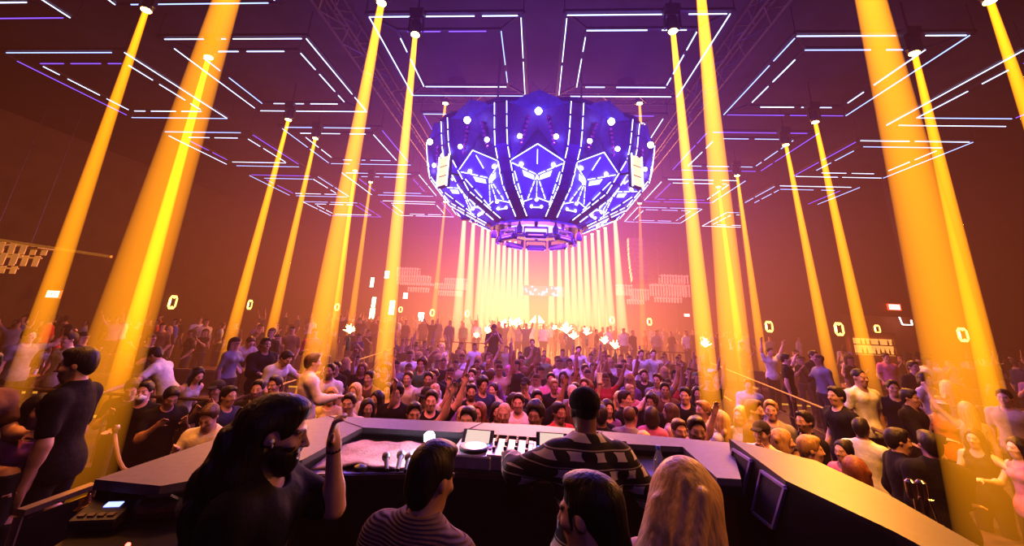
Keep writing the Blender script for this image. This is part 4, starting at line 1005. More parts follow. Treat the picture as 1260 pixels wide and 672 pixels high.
def hair_prims(J, style):
    s = J['s']; R = J['Rh']; c = J['head']; P = lambda *a: c+R@(V(*a)*s); o = {'short':.010,'buzz':.004,'curly':.026,'slick':.012,'long':.016,'bun':.010,'wavy':.022,'cap':.012,'bob':.020}[style]
    pr = [ell(P(0,.018,.036), V(.078,.098,.089)*s+o*s, R, .01)]
    if style in ('short','slick','curly'): pr += [ell(P(0,-.045,.098), V(.055,.045,.028)*s+o*.4, R, .03), ell(P(0,.06,-.01), V(.066,.055,.075)*s+o*.4, R, .02)]
    if style == 'curly':
        rr = random.Random(2)
        for k in range(34):
            a, b = rr.uniform(0, 2*PI), rr.uniform(.15,1.35); v = V(math.cos(a)*math.sin(b)*.093, .018+math.sin(a)*math.sin(b)*.108, .045+math.cos(b)*.098); pr.append(ell(P(*v), V(.022,.022,.022)*s, None, .012))
    if style in ('long','wavy','bob'):
        ln = {'long':-.30,'wavy':-.26,'bob':-.10}[style]
        for sx in (-1,1):
            pr += [cap(P(sx*.074,.0,.04), P(sx*.082,-.01,-.09), .028*s, .030*s, .03), cap(P(sx*.078,.03,-.05), P(sx*.085,.05,ln*.75), .038*s, .030*s, .04)]
            if style != 'bob': pr += [cap(P(sx*.085,-.01,-.09), P(sx*.088,-.045,-.20), .027*s, .016*s, .03)]
        pr += [cap(P(0,.075,.02), P(0,.095,ln), .075*s, .055*s, .05), cap(P(.04,.07,-.05), P(.05,.09,ln*1.05), .05*s, .03*s, .04), cap(P(-.04,.07,-.05), P(-.05,.09,ln*.98), .05*s, .03*s, .04)]
        if style == 'wavy':
            rr = random.Random(6)
            for k in range(26): pr.append(ell(P(rr.choice((-1,1))*rr.uniform(.03,.10), rr.uniform(.0,.13), rr.uniform(ln,.06)), V(.026,.026,.035)*s, None, .02))
    if style == 'bun': pr += [ell(P(0,.07,-.01), V(.066,.05,.07)*s, R, .02), ell(P(0,.105,.09), V(.042,.042,.042)*s, R, .015)]
    fz = .062 if style not in ('slick',) else .075
    pr += [ell(P(0,-.118,-.022), V(.086,.092,.116)*s, R, .010, -1), ell(P(0,-.085,-.085), V(.085,.085,.06)*s, R, .012, -1)]
    if style in ('short','buzz','slick','cap','curly'):
        for sx in (-1,1): pr.append(ell(P(sx*.085,-.022,-.045), V(.03,.052,.045)*s, R, .008, -1))
    return pr
def cap_hat(J): # baseball cap worn with the peak forward
    s = J['s']; R = J['Rh']; c = J['head']; P = lambda *a: c+R@(V(*a)*s)
    return [ell(P(0,.015,.055), V(.088,.108,.083)*s, R, .01), ell(P(0,-.125,.050), V(.065,.065,.012)*s, R @ rotm(0,.15,0), .015)], [(tuple(P(0,0,.033)), tuple(R@V(0,.12,-1)))]
def brim_hat(J):
    s = J['s']; R = J['Rh']; c = J['head']; P = lambda *a: c+R@(V(*a)*s)
    return [ell(P(0,.012,.09), V(.088,.105,.075)*s, R, .02), ell(P(0,.005,.05), V(.175,.19,.012)*s, R, .012)], ()
def visor(J):
    s = J['s']; R = J['Rh']; c = J['head']; P = lambda *a: c+R@(V(*a)*s)
    return [ell(P(0,.012,.07), V(.089,.110,.055)*s, R, .005), ell(P(0,-.12,.05), V(.072,.075,.010)*s, R, .015)], [(tuple(P(0,0,.095)), tuple(R@V(0,0,1))), (tuple(P(0,0,.045)), tuple(R@V(0,.12,-1)))]
def mask_prims(J):
    s = J['s']; R = J['Rh']; c = J['head']; P = lambda *a: c+R@(V(*a)*s)
    return [ell(P(0,-.055,-.058), V(.062,.066,.052)*s, R, .01), ell(P(0,.03,0), V(.09,.065,.13)*s, R, .01, -1)]
def top_prims(J, sleeve=.6, loose=.012, dress=False, neck=.075, hem=-.10, hi=None):
    s = J['s']; T = J['T']; pr = torso_prims(J, loose); pr += [ell(J['pel']+V(0,.005,-.03)*s, V(.172,.128,.17)*s+loose+.010, T, .05)]
    for i in (0,1):
        if sleeve > 0: pr += arm_prims(J, i, loose+.004, sleeve if sleeve < 1.9 else 1.9)
    pr.append(cap(J['neck']-T@(V(0,0,.03)*s), J['neck']-T@(V(0,-.0,.0)*s), .075*s+loose, .065*s+loose*.6, .03))
    if sleeve == 0: # bare shoulders: cut the cloth away at the shoulder caps
        for i in (0,1): pr.append(ell(J['sh'][i]+T@(V((-1 if i == 0 else 1)*.035,0,.045)*s), V(.075,.12,.10)*s, T, .01, -1))
    if dress:
        for i in (0,1): pr.append(cap(J['hip'][i], J['hip'][i]*.4+J['knee'][i]*.6, .105*s, .10*s, .05))
        hem = -.45
    pr.append(ell(J['neck']+T@(V(0,-.055,.030)*s), V(neck,neck*.95,.075 if sleeve else .12)*s, T, .01, -1)); pr.append(ell(J['neck']+T@(V(0,0,.07)*s), V(.068,.068,.055)*s, T, .01, -1))
    return pr, [(tuple(J['pel']+T@(V(0,0,hem)*s)), tuple(T@V(0,0,-1)))]
def trouser_prims(J, o=.012, t=1.92):
    s = J['s']; T = J['T']; pr = [ell(J['pel']+V(0,.005,0)*s, V(.165 if not J['female'] else .17,.12,.125)*s+o, T, .05)]
    for i in (0,1): pr += leg_prims(J, i, o, t)
    return pr, [(tuple(J['pel']+T@(V(0,0,.03)*s)), tuple(T@V(0,0,1)))]
def body_prims(J, detail=True, r=.0095, holds=(False,False), curl=.35, legs=True):
    pr = torso_prims(J)
    for i in (0,1):
        pr += arm_prims(J, i)
        W, E = J['wr'][i], J['el'][i]; d = W-E; d = d/np.linalg.norm(d); fw = J['T']@V(0,-1,0); sd = J['T']@V(1 if i == 0 else -1,0,0)
        n = fw if d[2] > .55 else (sd if d[2] < -.5 else J['T']@V(0,0,-1))
        sg = 1 if i == 0 else -1
        x = np.cross(d, n)
        want = J['T']@V(1 if i == 0 else -1,0,0) if d[2] > .55 else (fw if d[2] < -.5 else sd)
        sg = 1 if x@want > 0 else -1
        pr += hand(W, d, n, sg, r*J['s'], curl, holds[i])
        pr += leg_prims(J, i) + shoe_prims(J, i) if legs else []
    return pr+head_prims(J, detail)
SHIRTM = {}
def make_person(h=1.75, female=False, hair='short', vox=.012, sleeve=.6, dress=False, holds=(False,False), beard=0, hat=None, mask=False, hvox=None, curl=.35, rr=.0098, loose=.012, topm=None, **kw):
    """one prototype: a dict of meshes for body, hair, top, trousers, shoes"""
    J = rig(h, female, **kw); D = {'J': J}
    D['body'] = sdf_mesh('person', body_prims(J, True, rr, holds, curl), vox, SKIN, (), 1, skin_paint(J, beard, vox > .01))
    if hair and hat != 'cap': D['hair'] = sdf_mesh('hair', hair_prims(J, hair), hvox or vox, HAIR)
    elif hair: D['hair'] = sdf_mesh('hair', hair_prims(J, hair), hvox or vox, HAIR, [(tuple(J['head']+J['Rh']@V(0,0,.05)), tuple(J['Rh']@V(0,.12,1)))])
    pr, cl = top_prims(J, sleeve, loose, dress); D['top'] = sdf_mesh('dress' if dress else 'top', pr, vox, topm or CLOTH, cl)
    if not dress:
        pr, cl = trouser_prims(J); D['trousers'] = sdf_mesh('trousers', pr, vox*1.4, CLOTH, cl)
    D['shoes'] = sdf_mesh('shoes', [q for i in (0,1) for q in shoe_prims(J, i, .008)], vox*1.2, CLOTH)
    if hat:
        pr, cl = {'cap':cap_hat,'brim':brim_hat,'visor':visor}[hat](J); D['hat'] = sdf_mesh('hat', pr, (hvox or vox)*.8, CLOTH, cl)
    if mask: D['mask'] = sdf_mesh('face_mask', mask_prims(J), (hvox or vox)*.8, CLOTH)
    return D
PARTN = {'hair':'hair','top':'shirt','trousers':'trousers','shoes':'shoes','hat':'hat','mask':'face_mask'}
def place(D, loc, rz, cols, label, group=None, parts=('hair','top','trousers','shoes','hat','mask'), sc=1.0, topname=None):
    o = bpy.data.objects.new('person', D['body']); COL.objects.link(o); o.location = loc; o.rotation_euler = (0,0,rz); o.color = (*cols.get('skin', (.5,.3,.2)), 1); o.scale = (sc,)*3
    tag(o, label, 'person', group)
    for p in parts:
        if p not in D: continue
        c = bpy.data.objects.new(topname if p == 'top' and topname else ('dress' if p == 'top' and 'trousers' not in D else PARTN[p]), D[p]); COL.objects.link(c); c.parent = o; c.color = (*cols.get(p, (.03,.03,.03)), 1)
    return o
def far_mesh(h, female, armL, armR, hair, vox=.03, **kw):
    J = rig(h, female, armL, armR, **kw); s = J['s']
    pr = torso_prims(J, .01)+head_prims(J, False)
    for i in (0,1):
        pr += arm_prims(J, i, .006)+leg_prims(J, i, .008)+shoe_prims(J, i, .006); d = J['wr'][i]-J['el'][i]; d = d/np.linalg.norm(d); pr.append(cap(J['wr'][i], J['wr'][i]+d*.12, .032, .030, .02))
    hp = [q for q in hair_prims(J, hair) if q[6] > 0]; pr += [(q[0],q[1],q[2],q[3],q[4],q[5],q[6]) for q in hp if hair in ('long','bob','wavy')]
    def f(p):
        col = np.zeros((len(p),4)); col[:,:3] = (.36,.20,.13)
        lh = (p-J['head'])@J['Rh']/s
        hairm = ((lh[:,2] > .045) | ((lh[:,1] > .0) & (lh[:,2] > -.09))) & (np.linalg.norm(lh, axis=1) < .19)
        if hair in ('long','wavy','bob'): hairm |= (lh[:,1] > .02) & (lh[:,2] > -.30) & (np.abs(lh[:,0]) < .13)
        lp = (p-J['pel'])@J['T']/s
        shirt = (lp[:,2] > .02) & (lp[:,2] < .53); fore = np.zeros(len(p), bool)
        for i in (0,1):
            dE = np.linalg.norm(p-J['el'][i], axis=1); dS = np.linalg.norm(p-J['sh'][i], axis=1)
            a, b = J['el'][i], J['wr'][i]+(J['wr'][i]-J['el'][i])*.5; d = b-a; t = np.clip((p-a)@d/(d@d), .02, 1); fore |= np.linalg.norm(p-a-t[:,None]*d, axis=1) < .056*s
            shirt |= (dS < .2*s) & (dE > .10*s) & (lp[:,2] < .60) & (np.linalg.norm(p-J['head'],axis=1) > .17*s)
        shirt &= ~fore
        leg = (lp[:,2] <= .02) & ~fore
        col[shirt,3] = 1; col[leg,:3] = (.02,.02,.03); col[leg,3] = 0
        face = (lh[:,1] < -.07) & (np.abs(lh[:,2]-.004) < .016) & (np.abs(lh[:,0]) < .055); col[face,:3] = (.12,.06,.045)
        col[hairm,:3] = HAIRC[0]; col[hairm,3] = 0
        return 'zone', col
    return sdf_mesh('person', pr, vox, FARM, (), 1, f)
HAIRC = [(.012,.008,.006)]
# ---------------------------------------------------------------- who is where
SK = {'l':(.62,.36,.25), 'm':(.46,.26,.17), 't':(.36,.19,.12), 'd':(.20,.105,.065)}
CL = {'white':(.58,.55,.52), 'black':(.007,.007,.008), 'grey':(.20,.19,.20), 'light grey':(.45,.43,.44), 'navy':(.02,.025,.07), 'pink':(.55,.16,.25), 'purple':(.16,.07,.25), 'red':(.45,.04,.04), 'blue':(.06,.10,.30), 'beige':(.45,.34,.24), 'brown':(.12,.06,.03), 'green':(.06,.14,.07), 'orange':(.75,.20,.06), 'cream':(.65,.56,.45), 'silver':(.45,.42,.42), 'khaki':(.26,.22,.12)}
HR = {'black':(.010,.008,.007), 'dark':(.022,.013,.008), 'brown':(.07,.035,.016), 'auburn':(.16,.05,.02), 'fair':(.34,.20,.07), 'blonde':(.62,.40,.14), 'grey':(.25,.23,.22)}
random.seed(21)
PV = .0135
PROTO = {}
def proto(key):
    if key not in PROTO:
        K = dict(
         man_tee=dict(h=1.77, hair='short', armL='down', armR='relax'), man_shirt=dict(h=1.76, hair='short', sleeve=1.95, armL='relax', armR='fwd', loose=.016), man_curly=dict(h=1.78, hair='curly', armL='down', armR='drink', sleeve=1.95),
         man_up=dict(h=1.76, hair='short', armL='down', armR='up'), man_upl=dict(h=1.76, hair='short', armL='upout', armR='relax', sleeve=.5), man_fist=dict(h=1.75, hair='short', armL='fist', armR='down', holds=(False,True), sleeve=.5), man_phone=dict(h=1.75, hair='slick', armL='phone', armR='fwd'),
         man_beard=dict(h=1.78, hair='short', armL='cross', armR='down', beard=.65), man_cap=dict(h=1.76, hair='short', hat='cap', armL='face', armR='mouth'), man_mask=dict(h=1.76, hair='short', mask=True, armL='relax', armR='drink'), man_bald=dict(h=1.74, hair='buzz', armL='down', armR='relax'),
         man_lookdown=dict(h=1.76, hair='short', armL='phone', armR='phone', hpitch=.45), man_bend=dict(h=1.76, hair='short', armL='reach', armR='fwd', bend=.55), man_jacket=dict(h=1.80, hair='short', sleeve=1.95, loose=.028, armL='relax', armR='fwd'), man_big=dict(h=1.86, hair='buzz', broad=1.12, armL='down', armR='down'), man_bothup=dict(h=1.75, hair='slick', armL='upout', armR='up'),
         girl_long=dict(h=1.66, female=True, hair='long', sleeve=0, armL='down', armR='relax'), girl_wavy=dict(h=1.66, female=True, hair='wavy', sleeve=.4, armL='mouth', armR='down'), girl_up=dict(h=1.66, female=True, hair='long', sleeve=0, armL='upout', armR='down'), girl_upr=dict(h=1.66, female=True, hair='wavy', sleeve=.3, armL='relax', armR='high', holds=(True,False)),
         girl_bun=dict(h=1.64, female=True, hair='bun', sleeve=.4, armL='drink', armR='down'), girl_bob=dict(h=1.65, female=True, hair='bob', sleeve=.5, armL='phone', armR='relax'), girl_dress=dict(h=1.67, female=True, hair='wavy', sleeve=0, dress=True, armL='relax', armR='drink'), girl_hat=dict(h=1.70, female=True, hair='long', sleeve=.5, hat='brim', armL='upout', armR='down'),
         girl_visor=dict(h=1.68, female=True, hair='bob', hat='visor', sleeve=0, armL='down', armR='relax'), girl_fwd=dict(h=1.66, female=True, hair='long', sleeve=0, armL='reach', armR='fwd'), girl_lean=dict(h=1.66, female=True, hair='long', sleeve=0, armL='relax', armR='down', bend=.35),
         man_sit=dict(h=1.76, hair='short', sit=True, armL='fwd', armR='relax'), girl_sit=dict(h=1.66, female=True, hair='long', sleeve=0, sit=True, armL='relax', armR='fwd'))[key]
        PROTO[key] = make_person(vox=PV, **K)
    return PROTO[key]
TAKEN = []
NP = [0]
def who(px, py, floor, key, yaw, skin, hair, top, label, trousers='black', group=None, extra=None, sc=1.0):
    D = proto(key); hd = D['J']['head']; P = atZ(px, py, floor+hd[2]*sc); a = math.radians(yaw)
    ox, oy = hd[0]*math.cos(a)-hd[1]*math.sin(a), hd[0]*math.sin(a)+hd[1]*math.cos(a)
    loc = Vector((P.x-ox*sc, P.y-oy*sc, floor)); sk = SK[skin]; v = random.uniform(.85,1.15)
    cols = dict(skin=tuple(c*v for c in sk), hair=HR.get(hair, sk), top=CL[top], trousers=CL[trousers], shoes=(.02,.02,.02), hat=(.03,.025,.02), mask=(.8,.78,.75)); cols.update(extra or {})
    o = place(D, loc, a, cols, label, group, sc=sc); TAKEN.append((loc.x, loc.y)); NP[0] += 1
    return o
# the front of the dance floor
W = who
W(429,497,0,'man_tee',8,'l','dark','cream','smiling man in a cream shirt at the front left corner of the booth ledge')
W(407,488,0,'girl_bob',20,'l','fair','beige','fair-haired woman holding a phone left of the smiling man in cream')
W(436,482,0,'girl_wavy',-5,'l','blonde','cream','blonde woman with her hand at her mouth behind the smiling man in cream')
W(452,503,0,'girl_long',35,'m','black','brown','dark-haired woman in a brown top beside the smiling man in cream')
W(463,492,0,'girl_up',-20,'m','black','black','woman in black raising an arm inside the bright beam left of the chandelier')
W(488,484,0,'man_curly',5,'l','dark','black','tall curly-haired man in black just behind the ledge')
W(524,490,0,'girl_hat',-10,'l','dark','white','woman in a wide brimmed dark hat raising one open hand')
W(527,467,0,'man_beard',10,'m','dark','light grey','bearded man in a light grey shirt behind the woman in the hat')
W(502,466,0,'man_up',0,'l','brown','cream','man in a cream shirt with one hand high above the crowd')
W(581,462,0,'man_mask',-8,'l','dark','purple','man wearing a white face mask and a purple shirt in mid crowd')
W(570,479,0,'girl_long',15,'l','dark','pink','long-haired woman in pink in front of the man with the white mask')
W(553,496,0,'girl_bun',25,'l','dark','purple','woman in purple with tied hair right of the woman in the hat')
W(569,514,0,'man_bald',0,'m','none','grey','bald man whose head just clears the ledge')
W(589,508,0,'girl_wavy',-15,'l','auburn','red','auburn-haired woman lit red with her hand at her mouth at the ledge')
W(612,507,0,'girl_bob',10,'m','black','black','dark bob-haired woman in black holding a phone at the ledge')
W(638,496,0,'man_tee',-6,'l','dark','white','young man in an open white shirt looking at the DJ')
W(661,491,0,'man_upl',12,'t','black','black','man in black stretching one red lit hand up left of the DJ', extra=dict(mask=(.02,.02,.02)))
W(604,462,0,'man_shirt',160,'m','brown','purple','brown-haired man in purple seen from behind in mid crowd')
W(594,474,0,'man_curly',30,'t','black','navy','curly black-haired man in navy right of the man with the white mask')
W(607,480,0,'girl_bun',-25,'l','dark','beige','woman in beige with piled up hair behind the ledge middle')
W(646,474,0,'man_cap',-10,'m','black','navy','man in a dark cap with both hands at his face left of the DJ')
W(678,467,0,'man_shirt',0,'m','dark','pink','man in a pink shirt above the left shoulder of the DJ')
W(693,464,0,'girl_long',-12,'t','black','black','long dark-haired woman in black just left of the DJ cap')
W(688,508,0,'man_phone',30,'t','black','red','slick-haired man in red with a phone beside the DJ shoulder')
W(708,481,0,'man_beard',-15,'m','black','grey','bearded man in grey directly behind the DJ cap')
W(720,455,0,'man_bothup',20,'l','dark','white','man in white with both arms raised above the DJ')
W(724,476,0,'girl_wavy',175,'m','auburn','brown','auburn-haired woman seen from behind over the DJ cap')
cup_man = W(748,503,0,'girl_upr',10,'l','dark','purple','woman lifting a white cup with a straw right of the DJ')
W(769,491,0,'man_fist',55,'l','dark','black','man in black punching his fist up right of the DJ')
W(792,462,0,'man_beard',0,'l','dark','black','bearded man in black standing upright in the right of the crowd')
W(818,480,0,'man_jacket',-10,'m','black','brown','man in a brown jacket in the right of the crowd')
W(843,487,0,'man_tee',-30,'l','black','black','dark-haired man in a black tee at the right edge of the dance floor', sc=1.03)
W(824,507,0,'girl_long',-120,'l','brown','cream','woman in cream turned sideways at the right of the ledge')
W(865,505,0,'man_phone',-70,'l','fair','white','fair-haired man in white blazing in the spotlight beside the right ledge')
W(885,517,0,'girl_wavy',-140,'l','blonde','white','blonde woman in white blazing in the spotlight at the right ledge')
W(858,524,0,'girl_long',170,'l','brown','brown','brown-haired woman seen from behind at the right end of the ledge')
W(775,513,0,'man_bald',150,'m','brown','grey','close-cropped man in grey seen from behind at the ledge')
W(802,512,0,'girl_bob',160,'m','dark','pink','dark bob-haired woman in pink seen from behind at the ledge')
W(740,512,0,'man_tee',165,'d','black','black','dark-skinned man in black seen from behind at the right elbow of the DJ')
W(544,428,0,'girl_dress',150,'l','blonde','white','woman in a white dress standing far back in the left crowd', sc=1.08)
W(655,422,.3,'man_jacket',0,'t','black','black','guard in a black suit standing before the far stage')
W(789,436,.3,'man_shirt',5,'l','dark','white','man in a white shirt at the far right crowd, left of two')
W(804,436,.3,'man_tee',-5,'l','brown','white','man in a white tee at the far right crowd, right of two')
W(712,431,.3,'man_phone',0,'l','dark','white','man in white holding a cloth before the far stage')
# between the left tables and the booth
W(162,478,0,'man_lookdown',40,'l','dark','black','man in black looking down at his hands behind the left rope')
W(178,482,0,'man_mask',20,'l','black','black','man with a white face mask behind the left rope')
W(210,489,0,'man_lookdown',60,'m','black','black','man in a black shirt checking his phone beside the white mask man')
W(243,462,.15,'girl_lean',75,'l','black','silver','woman in a silver sleeveless top leaning to the side with long black hair')
W(266,480,0,'man_cap',10,'m','black','black','man in a dark cap with raised hands behind the left arm of the booth')
W(281,488,0,'man_shirt',75,'m','black','navy','man in a navy shirt in profile behind the left arm of the booth')
W(257,513,0,'man_lookdown',15,'l','brown','cream','man in a cream shirt looking down right over the left ledge')
W(317,479,0,'man_beard',20,'l','black','black','bearded man in black behind the long-haired man, left of two')
W(338,474,0,'man_jacket',-5,'m','black','black','man in a black jacket behind the long-haired man, right of two')
W(334,457,.1,'girl_long',-10,'m','black','black','dark-haired woman peering over the two men in black')
W(304,520,0,'girl_bob',-160,'l','dark','khaki','woman in a spotted khaki top bent at the left ledge')
W(190,437,LTIER,'man_bend',-75,'l','dark','white','man in a white shirt bending over the left tables')
W(327,424,LTIER,'man_jacket',60,'t','black','black','man in a long black suit standing upright on the left tier')
W(352,441,LTIER,'man_bend',75,'l','dark','white','man in white trousers and shirt bending beside the left railing', trousers='white')
W(385,446,LTIER,'man_shirt',130,'l','brown','cream','man in a cream shirt seen from behind in the amber beam left')
W(308,421,LTIER,'man_bend',70,'l','brown','beige','man in beige bending behind the suited man on the left tier')
W(66,425,LTIER,'man_sit',20,'l','dark','white','man in a white shirt sitting at the far left banquette')
W(85,418,LTIER,'man_tee',-10,'l','dark','white','man in a white tee standing at the far left tables')
# right of the booth
W(921,474,0,'man_shirt',-20,'l','dark','light grey','man in a light grey shirt at the end of the right railing')
W(912,512,.1,'girl_long',-60,'l','blonde','white','blonde woman lit yellow next to the top of the monitor cabinet')
W(929,505,.1,'man_beard',40,'l','brown','brown','bearded brown-haired man in brown behind the monitor cabinet')
W(937,533,0,'man_cap',-50,'l','dark','white','man in a cap and white shirt at the top of the monitor cabinet')
W(949,505,.1,'man_tee',-30,'l','fair','grey','fair-haired man in grey leaning behind the monitor cabinet')
W(965,543,0,'girl_wavy',65,'l','fair','beige','fair wavy-haired woman in profile above the monitor cabinet')
W(990,519,0,'man_beard',-75,'m','black','black','bearded dark-haired man in profile in the right crowd')
W(998,553,0,'man_shirt',70,'l','fair','cream','fair-haired man with a red lit cheek beside the monitor cabinet')
W(1038,556,0,'girl_bun',-70,'m','black','pink','laughing dark-haired woman in profile beside the monitor cabinet')
W(1053,580,0,'girl_wavy',150,'l','auburn','brown','auburn curly-haired woman low behind the monitor cabinet top')
W(1058,465,.4,'man_big',10,'m','black','white','big man in a white T-shirt standing over the right crowd')
W(1029,488,RTIER-.2,'man_tee',-80,'m','black','black','man in a black tee in profile left of the big man in white')
W(1050,494,.2,'girl_long',-60,'m','black','black','black-haired woman in front of the big man in white')
W(1072,510,0,'girl_wavy',-40,'l','dark','brown','long dark-haired woman in brown near the white-shirted back')
W(1060,528,0,'man_shirt',130,'m','black','white','man in a white long-sleeved shirt seen from behind at the right')
W(1099,478,.3,'man_tee',-25,'m','black','black','man in a black printed tee right of the big man in white')
W(1120,490,.2,'man_jacket',30,'m','black','black','man in a black jacket beside the man in the printed tee')
W(1157,499,.2,'girl_visor',-25,'l','fair','orange','woman in a visor and an orange crop top at the right', extra=dict(hat=(.6,.5,.35)))
W(1166,478,.4,'girl_dress',160,'l','blonde','beige','woman with curly blonde hair seen from behind at the right')
W(1190,505,.2,'girl_up',150,'l','blonde','white','long-haired blonde woman in white raising an arm at the right')
W(1106,543,0,'man_jacket',70,'m','black','black','man in a dark jacket bending his arm near the folded tripod')
W(1144,548,0,'man_jacket',165,'m','black','black','broad man in a black suit seen from behind at lower right', sc=1.03)
W(1199,540,0,'girl_fwd',-60,'m','dark','black','woman in a dark patterned dress reaching across the bottle table')
W(1252,552,0,'girl_fwd',-90,'l','black','pink','dark-haired woman at the right edge reaching to the bottle table')
W(1236,490,.3,'man_tee',-60,'l','brown','beige','man in beige in the right beam behind the bottle table')
W(1139,467,RTIER,'girl_bob',10,'l','dark','cream','dark bob-haired woman in cream behind the visor woman')
W(1124,452,RTIER,'man_tee',0,'m','black','black','man in black standing on the right tier behind the printed tee')
W(947,433,RTIER,'man_bothup',10,'l','dark','white','man in white with lifted arms on the right tier')
W(967,442,RTIER,'man_fist',60,'l','dark','black','man in black pointing beside the white-clad man on the right tier')
W(1001,438,RTIER,'man_jacket',20,'l','black','black','man in a black suit and white collar on the right tier')
W(1044,440,RTIER,'girl_long',0,'l','dark','black','woman in black on the right tier between the two table beams')
W(1090,440,RTIER,'man_tee',-5,'m','black','pink','man in a dusty pink tee on the right tier')
W(1038,428,RTIER,'man_shirt',150,'l','dark','light grey','man in light grey seen from behind on the right tier')
# ---------------------------------------------------------------- the fill of the crowd, mid distance and far
FARV = []
_r = random.Random(5)
for i, (f, aL, aR, hr) in enumerate([(0,'down','relax','short'),(0,'up','down','short'),(0,'relax','drink','short'),(0,'upout','up','short'),(1,'down','relax','long'),(1,'relax','mouth','wavy'),(1,'upout','down','long'),(0,'fist','relax','short'),(1,'phone','down','bob'),(0,'down','phone','short')]):
    HAIRC[0] = [(.012,.008,.006),(.05,.025,.012),(.012,.008,.006),(.02,.012,.008),(.35,.2,.07),(.012,.008,.006),(.06,.03,.015),(.03,.018,.01),(.015,.01,.008),(.08,.045,.02)][i]
    FARV.append((far_mesh(1.76 if not f else 1.66, bool(f), aL, aR, hr, .022), f, ['standing still','with a raised arm','holding a drink','with both arms raised','standing still','with a hand at her mouth','with a raised arm','with a raised fist','holding a phone','holding a phone'][i], ['dark-haired','brown-haired','dark-haired','dark-haired','blonde','dark-haired','brown-haired','dark-haired','dark-haired','brown-haired'][i]))
TOPS = [('black',14),('grey',4),('white',3),('navy',4),('purple',1),('pink',1),('brown',3),('light grey',2),('beige',2),('red',1),('blue',1),('green',1)]
TW = [t for t, n in TOPS for _ in range(n)]
NEARK = ['man_tee','man_shirt','man_curly','man_beard','man_phone','girl_long','girl_wavy','girl_bun','girl_bob','girl_upr','man_bald','man_jacket','man_upl','girl_dress','man_fist']
POSEW = {'man_tee':'standing still','man_shirt':'with one hand forward','man_curly':'holding a drink','man_beard':'with one arm folded','man_phone':'holding a phone','girl_long':'standing still','girl_wavy':'with a hand at her mouth','girl_bun':'holding a drink','girl_bob':'holding a phone','girl_upr':'with an arm straight up','man_bald':'standing still','man_jacket':'with one hand forward','man_upl':'with a raised arm','girl_dress':'in a dress','man_fist':'with a raised fist'}
def scatter(rnd, n, inside, floor, dmin, tries=6000):
    out = []
    for _ in range(tries):
        if len(out) >= n: break
        p = inside(rnd)
        if p is None or any((p[0]-q[0])**2+(p[1]-q[1])**2 < dmin*dmin for q in out) or any((p[0]-q[0])**2+(p[1]-q[1])**2 < (dmin*.9)**2 for q in TAKEN): continue
        out.append(p)
    return out
def fill(pts, floor, zone, rnd, near_to, yawf, rows):
    pts = sorted(pts, key=lambda p: p[1]); k = max(1, math.ceil(len(pts)/rows)); rws = [sorted(pts[i:i+k]) for i in range(0, len(pts), k)]
    for ri, row in enumerate(rws):
        for ci, (x, y) in enumerate(row):
            top = rnd.choice(TW); yaw = yawf(x, y, rnd); sc = rnd.uniform(.94, 1.06); wh = '%s of %s row %s from the front' % (ORD[ci+1], zone, ORD[ri+1]); TAKEN.append((x, y)); NP[0] += 1
            if y < near_to:
                key = rnd.choice(NEARK); D = proto(key); hr = rnd.choice(['black','dark','dark','brown','brown','fair'] if key.startswith('man') else ['black','dark','brown','auburn','fair','blonde']); sk = rnd.choice('llmmtt')
                v = rnd.uniform(.85,1.1)
                place(D, (x,y,floor), yaw, dict(skin=tuple(c*v for c in SK[sk]), hair=HR[hr] if key != 'man_bald' else SK[sk], top=CL[top], trousers=(.015,.015,.02), shoes=(.02,.02,.02), hat=(.02,.02,.02), mask=(.8,.8,.8)),
                      '%s-haired %s in %s, %s' % (hr, 'man' if key.startswith('man') else 'woman', top, wh) if key != 'man_bald' else 'bald man in %s, %s' % (top, wh), zone+' crowd', ('hair','top','trousers','shoes'), sc)
            else:
                me, f, ps, hr = rnd.choice(FARV if zone == 'dance floor' else [q for q in FARV if 'raised' not in q[2]]); o = bpy.data.objects.new('person', me); COL.objects.link(o); o.location = (x,y,floor); o.rotation_euler = (0,0,yaw); o.scale = (sc,)*3; o.color = (*CL[top],1)
                tag(o, '%s %s in %s, %s' % (hr, 'woman' if f else 'man', top, wh), 'person', zone+' crowd')
def toward(x, y, rnd): return math.atan2(-x*.8, y-2.5)*-1*0+math.atan2(x, y)*-1*0+rnd.gauss(-math.atan2(x, y)*.6, .35)
rd = random.Random(12); _q = atY(608,403,13.5); TAKEN += [(_q.x+i*.4, 13.5+j*.4) for i in (-1,0,1) for j in (-1,0,1)]
def in_dance(r):
    y = 4.6+(16.2-4.6)*r.random()**1.5; q = proj((0, y, 1.65)); lo = atZ(392, q[1], 1.65); a = (392-663)/497*y+(.1 if y > 6 else .25); b = (868-663)/497*y
    if y > 12: b = min(b, 6.0)
    a = max(a, -(4.6+max(0,y-6.2)*.097)+.4 if y > 5.9 else a); b = min(b, 4.75+(y-5.6)*.162-.4 if y > 5.3 else b)
    return (r.uniform(a, b), y)
dp = scatter(rd, 142, in_dance, 0, .54); fill(dp, 0, 'dance floor', rd, 9.0, toward, 11)
def in_left(r):
    x, y = r.uniform(-13.4, -5.9), r.uniform(7.2, 16.2)
    for (c, ln, rz, z, lb) in BANQ:
        if abs(x-c[0]) < ln/2+.3 and -.6 < y-c[1] < .8: return None
    for (c, z, lb) in TABLES:
        if (x-c[0])**2+(y-c[1])**2 < .6: return None
    return (x, y)
any_yaw = lambda x, y, r: r.uniform(-PI, PI) if r.random() < .4 else r.gauss(.6 if x < 0 else -.6, .6)
lp_ = scatter(rd, 30, in_left, LTIER, .7); fill(lp_, LTIER, 'left tier', rd, 7.6, any_yaw, 6)
